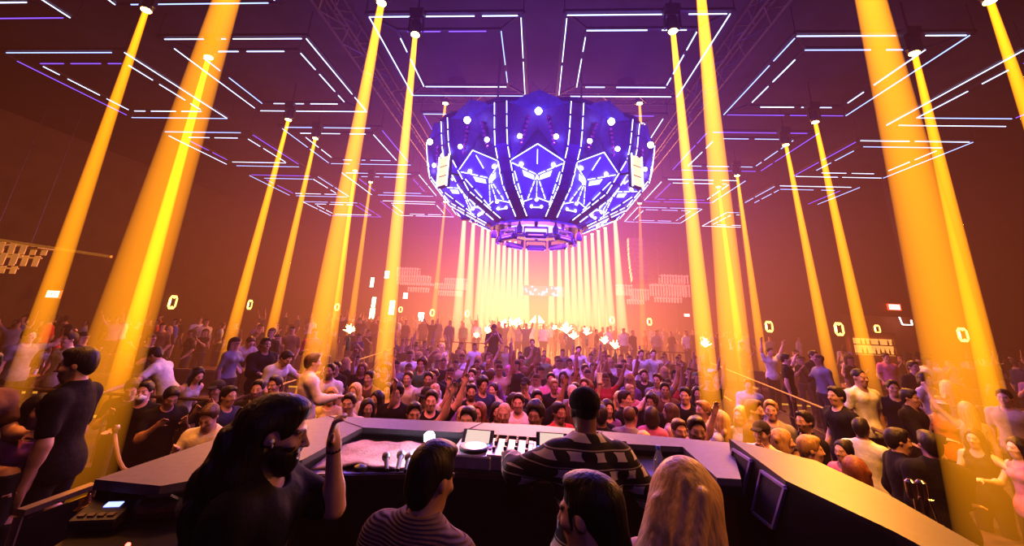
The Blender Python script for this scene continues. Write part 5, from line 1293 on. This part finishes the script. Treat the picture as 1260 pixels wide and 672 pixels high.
def in_right(r):
    x, y = r.uniform(6.2, 14.5), r.uniform(6.6, 16.5)
    if x < 5.2+(y-5.9)*.165+.5: return None
    for (c, ln, rz, z, lb) in BANQ:
        if abs(x-c[0]) < ln/2+.3 and -.6 < y-c[1] < .8: return None
    for (c, z, lb) in TABLES:
        if (x-c[0])**2+(y-c[1])**2 < .6: return None
    return (x, y)
rp_ = scatter(rd, 29, in_right, RTIER, .7); fill(rp_, RTIER, 'right tier', rd, 8.6, any_yaw, 6)
def in_rfront(r): return (r.uniform(2.8, 6.2), r.uniform(3.9, 5.5))
def in_lfront(r): return (r.uniform(-6.5, -2.9), r.uniform(4.4, 6.1))
# the farthest people on the back tier: one mass nobody could count
def far_crowd():
    vs = []; fs = []; cl = []; n0 = 0; r = random.Random(31); HAIRC[0] = (.02,.012,.008)
    lows = [far_mesh(1.74, False, 'down', 'relax', 'short', .055), far_mesh(1.66, True, 'upout', 'down', 'long', .055), far_mesh(1.74, False, 'up', 'upout', 'short', .055)]
    data = []
    for m in lows:
        c = np.zeros(len(m.vertices)*3, np.float32); m.vertices.foreach_get('co', c); q = np.zeros(len(m.polygons)*4, np.int32); m.loops.foreach_get('vertex_index', q)
        k = np.zeros(len(m.vertices)*4, np.float32); m.attributes['zone'].data.foreach_get('color', k); data.append((c.reshape(-1,3), q.reshape(-1,4), k.reshape(-1,4)))
    spots = []
    for _ in range(240):
        x, y = r.uniform(-12.5, 12.5), r.uniform(17.6, 30)
        if all((x-a)**2+(y-b)**2 > .36 for a, b, z in spots): spots.append((x, y, BTIER))
    for _ in range(30): spots.append((r.uniform(-16.6,-14.4), r.uniform(9.6, 16), LTIER if 0 else (LTIER)))
    for _ in range(30): spots.append((r.uniform(15.3, 16.9), r.uniform(10.2, 16.4), RTIER))
    for _ in range(14): spots.append((r.uniform(15, 16.8), r.uniform(23, 26.5), 0))
    for x, y, z in spots:
        c, q, k = data[r.choice((0,0,0,0,0,0,1,2))]; a = r.gauss(0, .7); R = np.array([[math.cos(a),-math.sin(a),0],[math.sin(a),math.cos(a),0],[0,0,1]]); p = c@R.T*r.uniform(.94,1.06)+V(x, y, z)
        col = k.copy(); t = CL[r.choice(TW)]; m = col[:,3] > .5; col[m,:3] = t; col[:,3] = 0
        vs.append(p); fs.append(q+n0); cl.append(col); n0 += len(p)
    p = np.concatenate(vs); q = np.concatenate(fs); cl = np.concatenate(cl)
    me = bpy.data.meshes.new('distant_crowd'); me.vertices.add(len(p)); me.vertices.foreach_set('co', p.astype(np.float32).ravel()); me.loops.add(len(q)*4); me.loops.foreach_set('vertex_index', q.astype(np.int32).ravel())
    me.polygons.add(len(q)); me.polygons.foreach_set('loop_start', np.arange(0,len(q)*4,4,dtype=np.int32)); me.polygons.foreach_set('loop_total', np.full(len(q),4,np.int32)); me.polygons.foreach_set('use_smooth', [True]*len(q)); me.update(calc_edges=True)
    at = me.attributes.new('zone','FLOAT_COLOR','POINT'); at.data.foreach_set('color', cl.ravel()); me.materials.append(FARM)
    o = bpy.data.objects.new('distant_crowd', me); COL.objects.link(o); tag(o, 'mass of small distant people on the back tier and along the walls', 'crowd', kind='stuff')
far_crowd()
# photographer on a podium
Pp = atY(608,403,13.5); t = empty('camera_podium', (Pp.x,13.5,0), 0, 'black draped podium in the middle of the dance floor', 'podium')
pzz = Pp.z-1.66
MB().prism([(-.5,-.45),(.5,-.45),(.5,.45),(-.5,.45)], .05, pzz-.05).build('drape', mat('drape_black', (.03,.015,.03), .9), t); MB().box((0,0,pzz-.025),(1.1,1.0,.05)).build('deck', BLACK, t); MB().box((0,0,.025),(1.1,1.0,.05)).build('base', BLACK, t)
W(608,404,pzz,'man_cap',10,'t','black','black','photographer in black standing on the podium above the crowd')
tag(MB().cbox((0,0,0),(.14,.1,.1),.02).build('camera', gear_d), 'black camera held up by the photographer on the podium', 'camera').location = (Pp.x-.02,13.5-.20,Pp.z-.03)
bpy.data.objects['camera.001' if 'camera.001' in bpy.data.objects else 'camera'].name = 'photo_camera'
# cup with a straw
hd = cup_man; Jc = proto('girl_upr')['J']; wl = hd.matrix_basis @ Vector(Jc['wr'][0]+V(.0,-.02,.10))
t = empty('drink_cup', wl, 0, 'white cup with a straw held high right of the DJ', 'cup')
MB().lathe([(.036,-.02),(.048,.12),(.045,.12),(.034,-.01)], n=16).build('cup_body', cup_m, t, True); MB().tube((.0,0,.0),(.03,0,.24),.006,6).build('straw', mat('straw_white', (.9,.85,.85), .5), t)
# sparklers and flares burning over the bottles
spk = glow('sparkler_fire', (1.0,.62,.20), 14.0)
def sparkler(p, size, label):
    t = empty('bottle_sparkler', p, 0, label, 'sparkler', 'burning bottle sparklers'); r = random.Random(label); m = MB()
    for k in range(30):
        a, b = r.uniform(0,2*PI), r.uniform(.0,1.35); d = Vector((math.cos(a)*math.sin(b), math.sin(a)*math.sin(b), math.cos(b)*1.2))*size*r.uniform(.35,1.0)
        m.tube(Vector((0,0,size*.25)), Vector((0,0,size*.25))+d, size*.09, 5, size*.03)
    m.ball((0,0,size*.3), size*.22, 8, 6); m.build('flame', spk, t)
    MB().lathe([(.05,-.42),(.055,-.40),(.055,-.16),(.02,-.08),(.018,.0)], n=10).build('bottle', bot_g, t, True); MB().tube((0,0,-.02),(0,0,size*.3),.01,6).build('stick', gear_d, t)
for i, (x, y, Y, sz, lb) in enumerate([(430,411,11,.20,'sparkler flaring alone at the left over the short beam'),(620,405,20,.34,'sparkler flaring just right of the photographer'),(628,402,22,.36,'tall sparkler flame right of the photographer'),(636,403,22,.40,'biggest sparkler flame left of the lit gable'),(600,411,19,.3,'sparkler flame left of the photographer'),(643,410,21,.22,'low sparkler flame beside the lit gable'),
  (682,406,20,.18,'sparkler flame right of the lit gable'),(697,411,19,.40,'sparkler flame in the right half of the far crowd'),(706,418,17,.26,'low sparkler flame in the right half of the far crowd'),(722,413,18,.26,'sparkler flame left of the right end of the beam curtain'),(744,424,16,.24,'sparkler flame near the right of the dance floor'),(757,430,14,.22,'lower sparkler flame near the right of the dance floor'),(868,428,10,.18,'sparkler flame inside the amber beam right of the chandelier'),(586,416,20,.2,'small sparkler flame at the left of the far crowd'),(665,398,25,.2,'small flare above the far stage')]):
    sparkler(atY(x, y, Y), sz, lb)
# ---------------------------------------------------------------- the people in the booth
def solve_h(px, py, Y, floor, h0, **kw):
    P = atY(px, py, Y); J = rig(h0, **kw); return P, h0*(P.z-floor)/J['head'][2]
def SH(*a, **k):
    P, h = solve_h(*a, **k); print('height', round(h,2)); return P, h
def put(D, P, rz, floor, cols, label, **k):
    hd = D['J']['head']; a = rz; ox, oy = hd[0]*math.cos(a)-hd[1]*math.sin(a), hd[0]*math.sin(a)+hd[1]*math.cos(a)
    NP[0] += 1
    return place(D, (P.x-ox, P.y-oy, floor), rz, cols, label, **k)
def child(o, mb, name, m, smooth=True): return mb.build(name, m, o, smooth)
FV = .0075
# DJ jacket: rows of pale blocks with dark scallops on black
def jacket_mat():
    m = bpy.data.materials.new('dj_jacket'); m.use_nodes = True; nt = m.node_tree; N = nt.nodes; L = nt.links; b = N['Principled BSDF']; b.inputs['Roughness'].default_value = .75
    tc = N.new('ShaderNodeTexCoord'); sp = N.new('ShaderNodeSeparateXYZ'); L.new(tc.outputs['Object'], sp.inputs[0])
    def mt(op, a, b_=None, c=None):
        n = N.new('ShaderNodeMath'); n.operation = op
        for i, v in enumerate((a, b_, c)):
            if v is None: continue
            if isinstance(v, (int, float)): n.inputs[i].default_value = v
            else: L.new(v, n.inputs[i])
        return n.outputs[0]
    x, y, z = sp.outputs; u0 = mt('ADD', x, mt('MULTIPLY', y, .9)); v0 = mt('DIVIDE', z, .086); row = mt('FLOOR', v0); v = mt('SUBTRACT', v0, row)
    u1 = mt('ADD', mt('DIVIDE', u0, .135), mt('MULTIPLY', mt('MODULO', row, 2.0), .5)); u = mt('SUBTRACT', u1, mt('FLOOR', u1))
    inv = mt('MULTIPLY', mt('GREATER_THAN', v, .28), mt('LESS_THAN', v, .78)); inu = mt('MULTIPLY', mt('GREATER_THAN', u, .28), mt('LESS_THAN', u, .86)); blk = mt('MULTIPLY', inv, inu)
    du = mt('MULTIPLY', mt('SUBTRACT', mt('ABSOLUTE', mt('SUBTRACT', u, .57)), .50), 1.45); dv = mt('SUBTRACT', v, .52)
    dot = mt('GREATER_THAN', mt('ADD', mt('MULTIPLY', du, du), mt('MULTIPLY', dv, dv)), .19)
    line = mt('LESS_THAN', mt('ABSOLUTE', mt('SUBTRACT', v, .88)), .035)
    f = mt('MAXIMUM', mt('MULTIPLY', blk, dot), mt('MULTIPLY', line, .6))
    nz = N.new('ShaderNodeTexNoise'); nz.inputs['Scale'].default_value = 9; L.new(tc.outputs['Object'], nz.inputs[0]); bp = N.new('ShaderNodeBump'); bp.inputs['Strength'].default_value = .55; bp.inputs['Distance'].default_value = .03; L.new(nz.outputs[0], bp.inputs['Height']); L.new(bp.outputs[0], b.inputs['Normal'])
    mx = N.new('ShaderNodeMix'); mx.data_type = 'RGBA'; L.new(f, mx.inputs[0]); mx.inputs[6].default_value = (.012,.011,.012,1); mx.inputs[7].default_value = (.72,.62,.48,1); L.new(mx.outputs[2], b.inputs['Base Color']); return m
def knit_mat():
    m = mat('knit_sweater', (.20,.13,.12), .9, noise=.15, scale=20); nt = m.node_tree; N = nt.nodes; L = nt.links; wv = N.new('ShaderNodeTexWave'); wv.bands_direction = 'Z'; wv.inputs['Scale'].default_value = 28; wv.inputs['Distortion'].default_value = .6
    tc = N.new('ShaderNodeTexCoord'); L.new(tc.outputs['Object'], wv.inputs[0]); bp = N.new('ShaderNodeBump'); bp.inputs['Strength'].default_value = .8; bp.inputs['Distance'].default_value = .01; L.new(wv.outputs[1], bp.inputs['Height']); L.new(bp.outputs[0], N['Principled BSDF'].inputs['Normal']); return m
# DJ
kw = dict(armL=((.20,-.14,-.10),(.02,-.26,.02)), armR=((.19,-.05,-.19),(.03,-.24,.0)), lean=.10, hpitch=.12)
P, h = SH(719,507,2.66,PZ,1.78,**kw)
D = make_person(h=h, hair='buzz', vox=FV, sleeve=1.78, loose=.026, topm=jacket_mat(), rr=.0092, **kw)
J = D['J']; s = J['s']; c = J['head']; R = J['Rh']; Pq = lambda *a: c+R@(V(*a)*s)
pr, cl = top_prims(J, 1.78, .027, hem=-.34); pr += [cap(J['hip'][0], J['hip'][0]*.5+J['knee'][0]*.5, .125, .13, .06), cap(J['hip'][1], J['hip'][1]*.5+J['knee'][1]*.5, .125, .13, .06), cap(J['neck']-V(.05,-.02,.02), J['neck']+V(.05,.02,-.02), .045, .045, .04)]
D['top'] = sdf_mesh('jacket', pr, FV, jacket_mat(), [(cl[0][0], cl[0][1])])
D['hat'] = sdf_mesh('cap', [ell(Pq(0,.018,.052), V(.090,.112,.084)*s, R, .01), ell(Pq(0,.118,.028), V(.05,.02,.03)*s, R, .02), ell(Pq(0,-.12,.048), V(.065,.06,.012)*s, R @ rotm(0,.15,0), .015)], FV, CLOTH, [(tuple(Pq(0,0,.012)), tuple(R@V(0,-.10,-1)))])
put(D, P, math.radians(188), PZ, dict(skin=(.30,.16,.10), hair=(.012,.01,.01), top=(1,1,1), trousers=(.02,.02,.025), hat=(.010,.009,.012)), 'DJ in a black cap and a black and cream patterned jacket working the decks', topname='jacket')
# long-haired bearded man
kw = dict(armL=((.00,-.25,-.09),(-.06,.03,.25)), armR=((.05,.02,-.27),(-.05,-.21,.13)), lean=.04, hpitch=.10, hyaw=.12)
P, h = SH(344,532,1.80,PZ,1.82,**kw)
D = make_person(h=h, hair='wavy', vox=FV, hvox=.006, sleeve=.75, loose=.022, beard=.86, curl=.75, **kw)
J = D['J']; s = J['s']; c = J['head']; R = J['Rh']; Pq = lambda *a: c+R@(V(*a)*s)
hp = [ell(Pq(0,.025,.040), V(.092,.116,.104)*s, R, .01), ell(Pq(0,-.03,.10), V(.062,.06,.035)*s, R, .03), cap(Pq(0,.085,.02), Pq(0,.15,-.22), .088*s, .085*s, .05), cap(Pq(0,.12,-.15), Pq(0,.14,-.38), .10*s, .055*s, .05)]
for sx in (-1,1): hp += [cap(Pq(sx*.07,.05,.02), Pq(sx*.085,.09,-.16), .05*s, .06*s, .04), cap(Pq(sx*.085,.085,-.14), Pq(sx*.095,.08,-.32), .055*s, .035*s, .04)]
rr_ = random.Random(3)
for k in range(30): hp.append(ell(Pq(rr_.uniform(-.11,.11), rr_.uniform(.08,.21), rr_.uniform(-.36,.0)), V(.022,.022,.05)*s, None, .035))
hp += [ell(Pq(0,-.115,-.030), V(.070,.085,.100)*s, R, .012, -1), ell(Pq(0,-.06,-.10), V(.10,.075,.07)*s, R, .012, -1)]
for sx in (-1,1): hp.append(ell(Pq(sx*.09,.0,-.01), V(.035,.032,.042)*s, R, .008, -1))
D['hair'] = sdf_mesh('hair', hp, .006, HAIR)
bd = [ell(Pq(0,-.030,-.070), V(.066,.070,.058)*s, R, .02), ell(Pq(0,-.055,-.105), V(.045,.042,.045)*s, R, .03), cap(Pq(-.03,-.092,-.052), Pq(.03,-.092,-.052), .009*s, .009*s, .01), ell(Pq(0,-.088,-.067), V(.02,.02,.010)*s, R, .006, -1), ell(Pq(0,-.07,-.008), V(.070,.075,.046)*s, R, .01, -1), ell(Pq(0,.07,-.05), V(.10,.07,.13)*s, R, .01, -1)]
o = put(D, P, math.radians(98), PZ, dict(skin=(.50,.30,.21), hair=(.010,.008,.008), top=(.008,.008,.010), trousers=(.02,.02,.025)), 'long-haired bearded man in a black T-shirt holding a hand before his face', topname='shirt')
b_ = bpy.data.objects.new('beard', sdf_mesh('beard', bd, .006, HAIR)); COL.objects.link(b_); b_.parent = o; b_.color = (.012,.009,.008,1)
e = Pq(-.086,-.006,-.008); child(o, MB().ball(tuple(e), .010, 10, 8).tube(tuple(e), tuple(e+R@V(0,-.008,-.022)), .004, 6), 'earbud', mat('earbud_white', (.85,.82,.78), .3))
ch_ = J['chest']; mb = MB(); pts = [J['neck']+J['T']@V(-.07,-.03,.0)]+[J['neck']+J['T']@V(-.06+.04*k/5,-.10-.015*k/5,-.02-.20*k/5) for k in range(6)]+[J['neck']+J['T']@V(.07,-.03,.0)]
mb.path([tuple(q) for q in pts], .0025, 5); q = pts[6]; mb.cbox(tuple(q+V(-.004,-.008,-.03)), (.022,.008,.055), .003); child(o, mb, 'necklace', mat('silver_chain', (.75,.72,.70), .2, 1.0), False)
W_ = J['wr'][1]; E_ = J['el'][1]; child(o, MB().tube(tuple(W_+(E_-W_)*.04), tuple(W_+(E_-W_)*.085), .0325, 14), 'bracelet', gear_d)
# man from behind in a knitted sweater
kw = dict(armL='relax', armR='fwd', lean=.10, hpitch=.10, hyaw=-.15)
P, h = SH(531,590,1.82,PZ,1.80,**kw)
D = make_person(h=h, hair='short', vox=FV, hvox=.006, sleeve=1.97, loose=.024, topm=knit_mat(), **kw)
J = D['J']; s = J['s']; c = J['head']; R = J['Rh']; Pq = lambda *a: c+R@(V(*a)*s)
hp = [ell(Pq(0,.016,.045), V(.086,.108,.098)*s, R, .01), ell(Pq(0,-.03,.112), V(.068,.075,.034)*s, R, .03), ell(Pq(0,.066,-.015), V(.070,.055,.085)*s, R, .02), ell(Pq(0,-.13,-.03), V(.075,.09,.10)*s, R, .01, -1), ell(Pq(0,-.06,-.10), V(.10,.08,.07)*s, R, .01, -1)]
for sx in (-1,1): hp.append(ell(Pq(sx*.09,-.015,-.035), V(.035,.05,.05)*s, R, .008, -1))
D['hair'] = sdf_mesh('hair', hp, .006, HAIR)
nk = cap(J['neck']-V(.03,0,.035), J['neck']+V(.03,0,-.035), .072, .072, .02)
put(D, P, math.radians(158), PZ, dict(skin=(.42,.24,.16), hair=(.012,.009,.008), trousers=(.02,.02,.025)), 'dark-haired man in a ribbed sweater seen from behind in front of the desk', topname='sweater')
# slick-haired man in profile
kw = dict(armL='relax', armR='down', lean=.05, hpitch=.08)
P, h = SH(722,632,1.66,PZ,1.78,**kw)
D = make_person(h=h, hair='slick', vox=FV, hvox=.006, sleeve=1.97, loose=.016, beard=.25, **kw)
J = D['J']; s = J['s']; c = J['head']; R = J['Rh']; Pq = lambda *a: c+R@(V(*a)*s)
hp = [ell(Pq(0,.026,.043), V(.084,.108,.092)*s, R, .01), ell(Pq(0,-.02,.105), V(.062,.062,.026)*s, R, .03), cap(Pq(0,.07,.04), Pq(0,.105,-.10), .072*s, .055*s, .05), ell(Pq(0,-.135,-.02), V(.075,.085,.10)*s, R, .012, -1), ell(Pq(0,-.055,-.105), V(.10,.075,.07)*s, R, .01, -1)]
for sx in (-1,1): hp += [ell(Pq(sx*.09,-.012,-.035), V(.032,.045,.045)*s, R, .008, -1), cap(Pq(sx*.076,-.03,.03), Pq(sx*.076,-.026,-.03), .008*s, .006*s, .01)]
D['hair'] = sdf_mesh('hair', hp, .006, HAIR)
put(D, P, math.radians(-122), PZ, dict(skin=(.58,.33,.22), hair=(.012,.008,.006), top=(.015,.013,.016), trousers=(.02,.02,.025)), 'man with slicked-back dark hair in profile below the DJ', topname='shirt')
# blonde woman
kw = dict(armL='relax', armR='relax', female=True, lean=.18, hpitch=.42, hyaw=-.1)
P, h = SH(848,618,1.76,PZ,1.74,**kw)
D = make_person(h=h, hair='long', vox=FV, hvox=.006, sleeve=0, dress=True, **kw)
J = D['J']; s = J['s']; c = J['head']; R = J['Rh']; Pq = lambda *a: c+R@(V(*a)*s)
hp = [ell(Pq(0,.022,.042), V(.092,.114,.098)*s, R, .01), cap(Pq(0,.085,.02), Pq(0,.09,-.22), .080*s, .055*s, .05)]
for sx in (-1,1): hp += [cap(Pq(sx*.070,-.01,.055), Pq(sx*.090,-.03,-.10), .034*s, .040*s, .04), cap(Pq(sx*.086,-.02,-.09), Pq(sx*.080,-.05,-.22), .032*s, .022*s, .06), cap(Pq(sx*.070,.05,-.02), Pq(sx*.075,.055,-.24), .046*s, .036*s, .08)]
rr_ = random.Random(9)
for k in range(26):
    a = rr_.uniform(-.105,.105); hp.append(cap(Pq(a, rr_.uniform(.09,.15), rr_.uniform(-.10,.02)), Pq(a*1.1, rr_.uniform(.10,.15), -.27), .016*s, .012*s, .025))
hp += [ell(Pq(0,-.12,-.03), V(.056,.085,.10)*s, R, .012, -1)]
D['hair'] = sdf_mesh('hair', hp, .006, HAIR)
put(D, P, math.radians(140), PZ, dict(skin=(.60,.35,.24), hair=(.60,.38,.13), top=(.20,.12,.05)), 'blonde woman with long hair looking down at the lower right of the booth', topname='dress')
# man in black standing at the left end
kw = dict(armL='down', armR=((.03,-.03,-.29),(.02,-.08,-.25)), lean=.06, hyaw=.25, hpitch=.05)
P, h = SH(95,449,3.2,PZ,1.82,**kw)
D = make_person(h=h, hair='short', vox=.009, sleeve=.7, loose=.012, broad=.92, beard=.5, **kw)
put(D, P, math.radians(-72), PZ, dict(skin=(.45,.26,.17), hair=(.012,.009,.008), top=(.010,.009,.010), trousers=(.012,.012,.014)), 'tall man in a black T-shirt standing at the left end of the booth')
struct(MB().prism([(-6.2,-.5),(-4.2,-.5),(-4.2,2.4),(-2.4,2.98),(-2.6,4.0),(-6.2,4.0)], 0, PZ).build('floor_side_platform', mat('stage_black')))
# seated people by the left edge
P = atY(45,512,3.3); D = proto('girl_sit'); hz_ = P.z-D['J']['head'][2]
fl = PZ
for nm, P_, hz_, key, rz, sk, hr, tp, lb in (('a', atY(47,506,3.25), None, 'girl_sit', 70, 'm', 'black', 'pink', 'dark-haired woman sitting behind the tall man at the left end'), ('b', atY(-22,455,2.9), None, 'man_sit', 80, 'm', 'dark', 'brown', 'person cut by the left edge sitting with a bare arm')):
    D = proto(key); z0 = P_.z-D['J']['head'][2]; a = math.radians(rz); hd = D['J']['head']; ox, oy = hd[0]*math.cos(a)-hd[1]*math.sin(a), hd[0]*math.sin(a)+hd[1]*math.cos(a)
    if z0 < PZ: z0 = PZ
    place(D, (P_.x-ox, P_.y-oy, z0), a, dict(skin=SK[sk], hair=HR[hr], top=CL[tp], trousers=(.02,.02,.02), shoes=(.02,.02,.02)), lb); NP[0] += 1
    t = empty('bar_stool', (P_.x-ox, P_.y-oy+.0, PZ), a, 'dark low seat under the '+lb.split(' sitting')[0], 'seat', 'low seats at the left end'); hs = z0+.40-PZ
    MB().cbox((0,.08,max(.1,hs-.05)),(.46,.42,.10),.03).build('seat', sofa_m, t)
    for sx in (-.18,.18):
        for sy in (-.08,.24): MB().tube((sx,sy,0),(sx,sy,max(.08,hs-.09)),.016,6).build('leg', BLACK, t)
print('PEOPLE', NP[0])
# ---------------------------------------------------------------- haze, its scattered light put in as coloured emission
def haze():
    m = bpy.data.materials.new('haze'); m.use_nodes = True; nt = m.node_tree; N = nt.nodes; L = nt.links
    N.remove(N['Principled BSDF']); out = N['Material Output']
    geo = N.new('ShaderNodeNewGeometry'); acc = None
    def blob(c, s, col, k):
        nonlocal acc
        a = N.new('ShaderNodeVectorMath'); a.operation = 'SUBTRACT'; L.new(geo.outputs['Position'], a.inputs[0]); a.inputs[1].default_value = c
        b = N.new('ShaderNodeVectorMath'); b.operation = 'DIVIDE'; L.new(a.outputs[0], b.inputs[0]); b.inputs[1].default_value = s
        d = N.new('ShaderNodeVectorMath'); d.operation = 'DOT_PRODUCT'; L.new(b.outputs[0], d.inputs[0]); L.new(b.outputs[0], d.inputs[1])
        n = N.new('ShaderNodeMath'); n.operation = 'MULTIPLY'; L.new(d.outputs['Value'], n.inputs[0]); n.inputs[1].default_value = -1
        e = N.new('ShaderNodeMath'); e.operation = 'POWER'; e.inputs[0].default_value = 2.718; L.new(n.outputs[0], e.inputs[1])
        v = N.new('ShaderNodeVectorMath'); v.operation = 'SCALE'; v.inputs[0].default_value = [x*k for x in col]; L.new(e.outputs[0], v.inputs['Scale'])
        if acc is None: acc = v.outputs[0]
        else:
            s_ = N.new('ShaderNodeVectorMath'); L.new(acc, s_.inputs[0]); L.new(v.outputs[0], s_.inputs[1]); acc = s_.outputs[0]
    for h in HAZE_GLOW: blob(*h)
    s_ = N.new('ShaderNodeVectorMath'); L.new(acc, s_.inputs[0]); s_.inputs[1].default_value = HAZE_GLOW_BASE; acc = s_.outputs[0]
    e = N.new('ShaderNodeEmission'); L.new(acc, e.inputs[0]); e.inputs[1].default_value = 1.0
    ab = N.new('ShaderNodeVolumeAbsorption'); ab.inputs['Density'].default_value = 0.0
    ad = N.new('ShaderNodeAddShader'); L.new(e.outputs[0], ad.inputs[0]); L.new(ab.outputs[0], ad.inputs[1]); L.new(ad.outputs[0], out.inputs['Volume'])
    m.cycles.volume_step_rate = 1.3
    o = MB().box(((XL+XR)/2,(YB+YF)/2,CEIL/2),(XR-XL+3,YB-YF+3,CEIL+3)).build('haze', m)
    tag(o, 'smoke haze filling the whole hall, orange and violet light put in as glow', 'haze', kind='stuff')
HAZE_GLOW = [((0,11.0,7.0),(3.8,5,2.6),(.26,.06,.90),.055),
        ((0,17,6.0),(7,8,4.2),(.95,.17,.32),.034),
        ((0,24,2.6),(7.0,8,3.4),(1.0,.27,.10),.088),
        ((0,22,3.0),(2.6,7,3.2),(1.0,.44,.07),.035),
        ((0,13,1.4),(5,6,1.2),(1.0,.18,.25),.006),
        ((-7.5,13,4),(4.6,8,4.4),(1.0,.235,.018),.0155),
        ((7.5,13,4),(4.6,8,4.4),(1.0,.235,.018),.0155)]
HAZE_GLOW_BASE = (.0008,.00012,.00004)
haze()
# ---------------------------------------------------------------- lamps
def lamp(kind, loc, energy, col, target=None, size=1.0, spot=60, name='unseen_wash'):
    ld = bpy.data.lights.new(name, kind); ld.energy = energy; ld.color = col
    if kind == 'AREA': ld.size = size
    else: ld.shadow_soft_size = size
    if kind == 'SPOT': ld.spot_size = math.radians(spot); ld.spot_blend = .6
    o = bpy.data.objects.new(name, ld); COL.objects.link(o); o.location = loc
    if target is not None: o.rotation_euler = (Vector(target)-Vector(loc)).to_track_quat('-Z', 'Y').to_euler()
    return o

# chandelier: unseen violet lamps added to brighten its panels
for k in range(-3,4):
    a = math.radians(30*k); r = 4.4
    lamp('POINT', (CH.x+r*math.sin(a), CH.y-r*math.cos(a), CAM_Z+3.0), 230, (.13,.08,1.0), size=.2, name='unseen_chandelier_fill')
lamp('POINT', (CH.x, CH.y, CAM_Z+2.0), 50, (.2,.10,1.0), size=.4, name='unseen_chandelier_fill')
# unseen fill and wash lamps: violet and magenta down on the dance floor, orange from the sides and the far stage
lamp('AREA', (CH.x, CH.y+.5, CAM_Z+2.2), 420, (.5,.12,1.0), (0,11,0), 3)
for x in (-2.6, 0, 2.6): lamp('SPOT', (x, 2.4, 8.6), 650, (1.0,.14,.42), (x*.6,8.2,1), .3, 42)
lamp('SPOT', (-2.2, 2.6, 8.6), 700, (1.0,.33,.08), (-2.0,6.2,1.2), .3, 34)
lamp('SPOT', (2.4, 2.6, 8.6), 700, (1.0,.33,.08), (2.3,6.2,1.2), .3, 34)
lamp('AREA', (0, 27, 7.5), 5200, (1.0,.38,.10), (0,14,1), 8)
lamp('SPOT', (-9, 15, 8.6), 3600, (1.0,.34,.035), (-7,8.5,1), .5, 75)
lamp('SPOT', (9.5, 15, 8.6), 5200, (1.0,.36,.035), (7,8,1), .5, 75)
lamp('SPOT', (-5.0, 6.2, 8.5), 1700, (1.0,.36,.04), (-3.8,4.4,1.5), .3, 44)
lamp('SPOT', (5.2, 6.4, 8.5), 4800, (1.0,.37,.035), (4.2,4.4,1.5), .3, 56)
lamp('SPOT', (2.6, 7.0, 8.6), 6500, (1.0,.42,.06), (1.9,4.6,1.6), .1, 14)
p = atZ(526,566,ZD); lamp('POINT', (p.x, p.y-.06, p.z+.22), 4, (.8,.75,1.0), size=.04, name='desk_lamp_light')
p = atZ(600,560,ZD); lamp('SPOT', (p.x-.3, p.y-.3, p.z+2.6), 12, (1.0,.45,.55), (p.x-.25,p.y-.1,p.z), .05, 30, name='unseen_booth_fill')  # unseen lamp added to brighten the desk and towel
p = atY(1058,478,6.2); lamp('SPOT', (4.0, 3.6, 8.6), 1300, (1.0,.5,.08), p, .05, 12)  # unseen spot added to brighten the big man in white
# unseen weak warm fill added for the people in the booth
lamp('AREA', (-4.5, 3.2, 5.5), 45, (1.0,.35,.12), (0,2,1.8), 1.0)
lamp('AREA', (4.6, 2.6, 5.0), 90, (1.0,.40,.08), (.6,2.2,1.8), 1.0)
lamp('SPOT', (1.2, 1.8, 8.7), 3400, (1.0,.40,.06), (4.9,5.3,1.2), .2, 32)  # unseen warm lamp added for the fronts of the right crowd
lamp('SPOT', (-1.2, 1.8, 8.7), 1100, (1.0,.34,.05), (-4.4,5.2,1.2), .2, 32)  # unseen counterpart added for the left crowd
lamp('SPOT', (0, 1.6, 8.8), 1500, (1.0,.22,.30), (0,6.4,1.4), .2, 30)  # unseen pink lamp for the front rows
lamp('AREA', (.3, -2.2, 5.2), 26, (.45,.22,1.0), (.3,2.4,1.8), 1.2)  # unseen violet fill added behind the camera
lamp('SPOT', (.2, 1.6, 4.6), 60, (.5,.28,1.0), onplane(935,595,A_,nrm), .1, 34, name='unseen_booth_fill')  # unseen violet lamp added so the cabinet grilles show
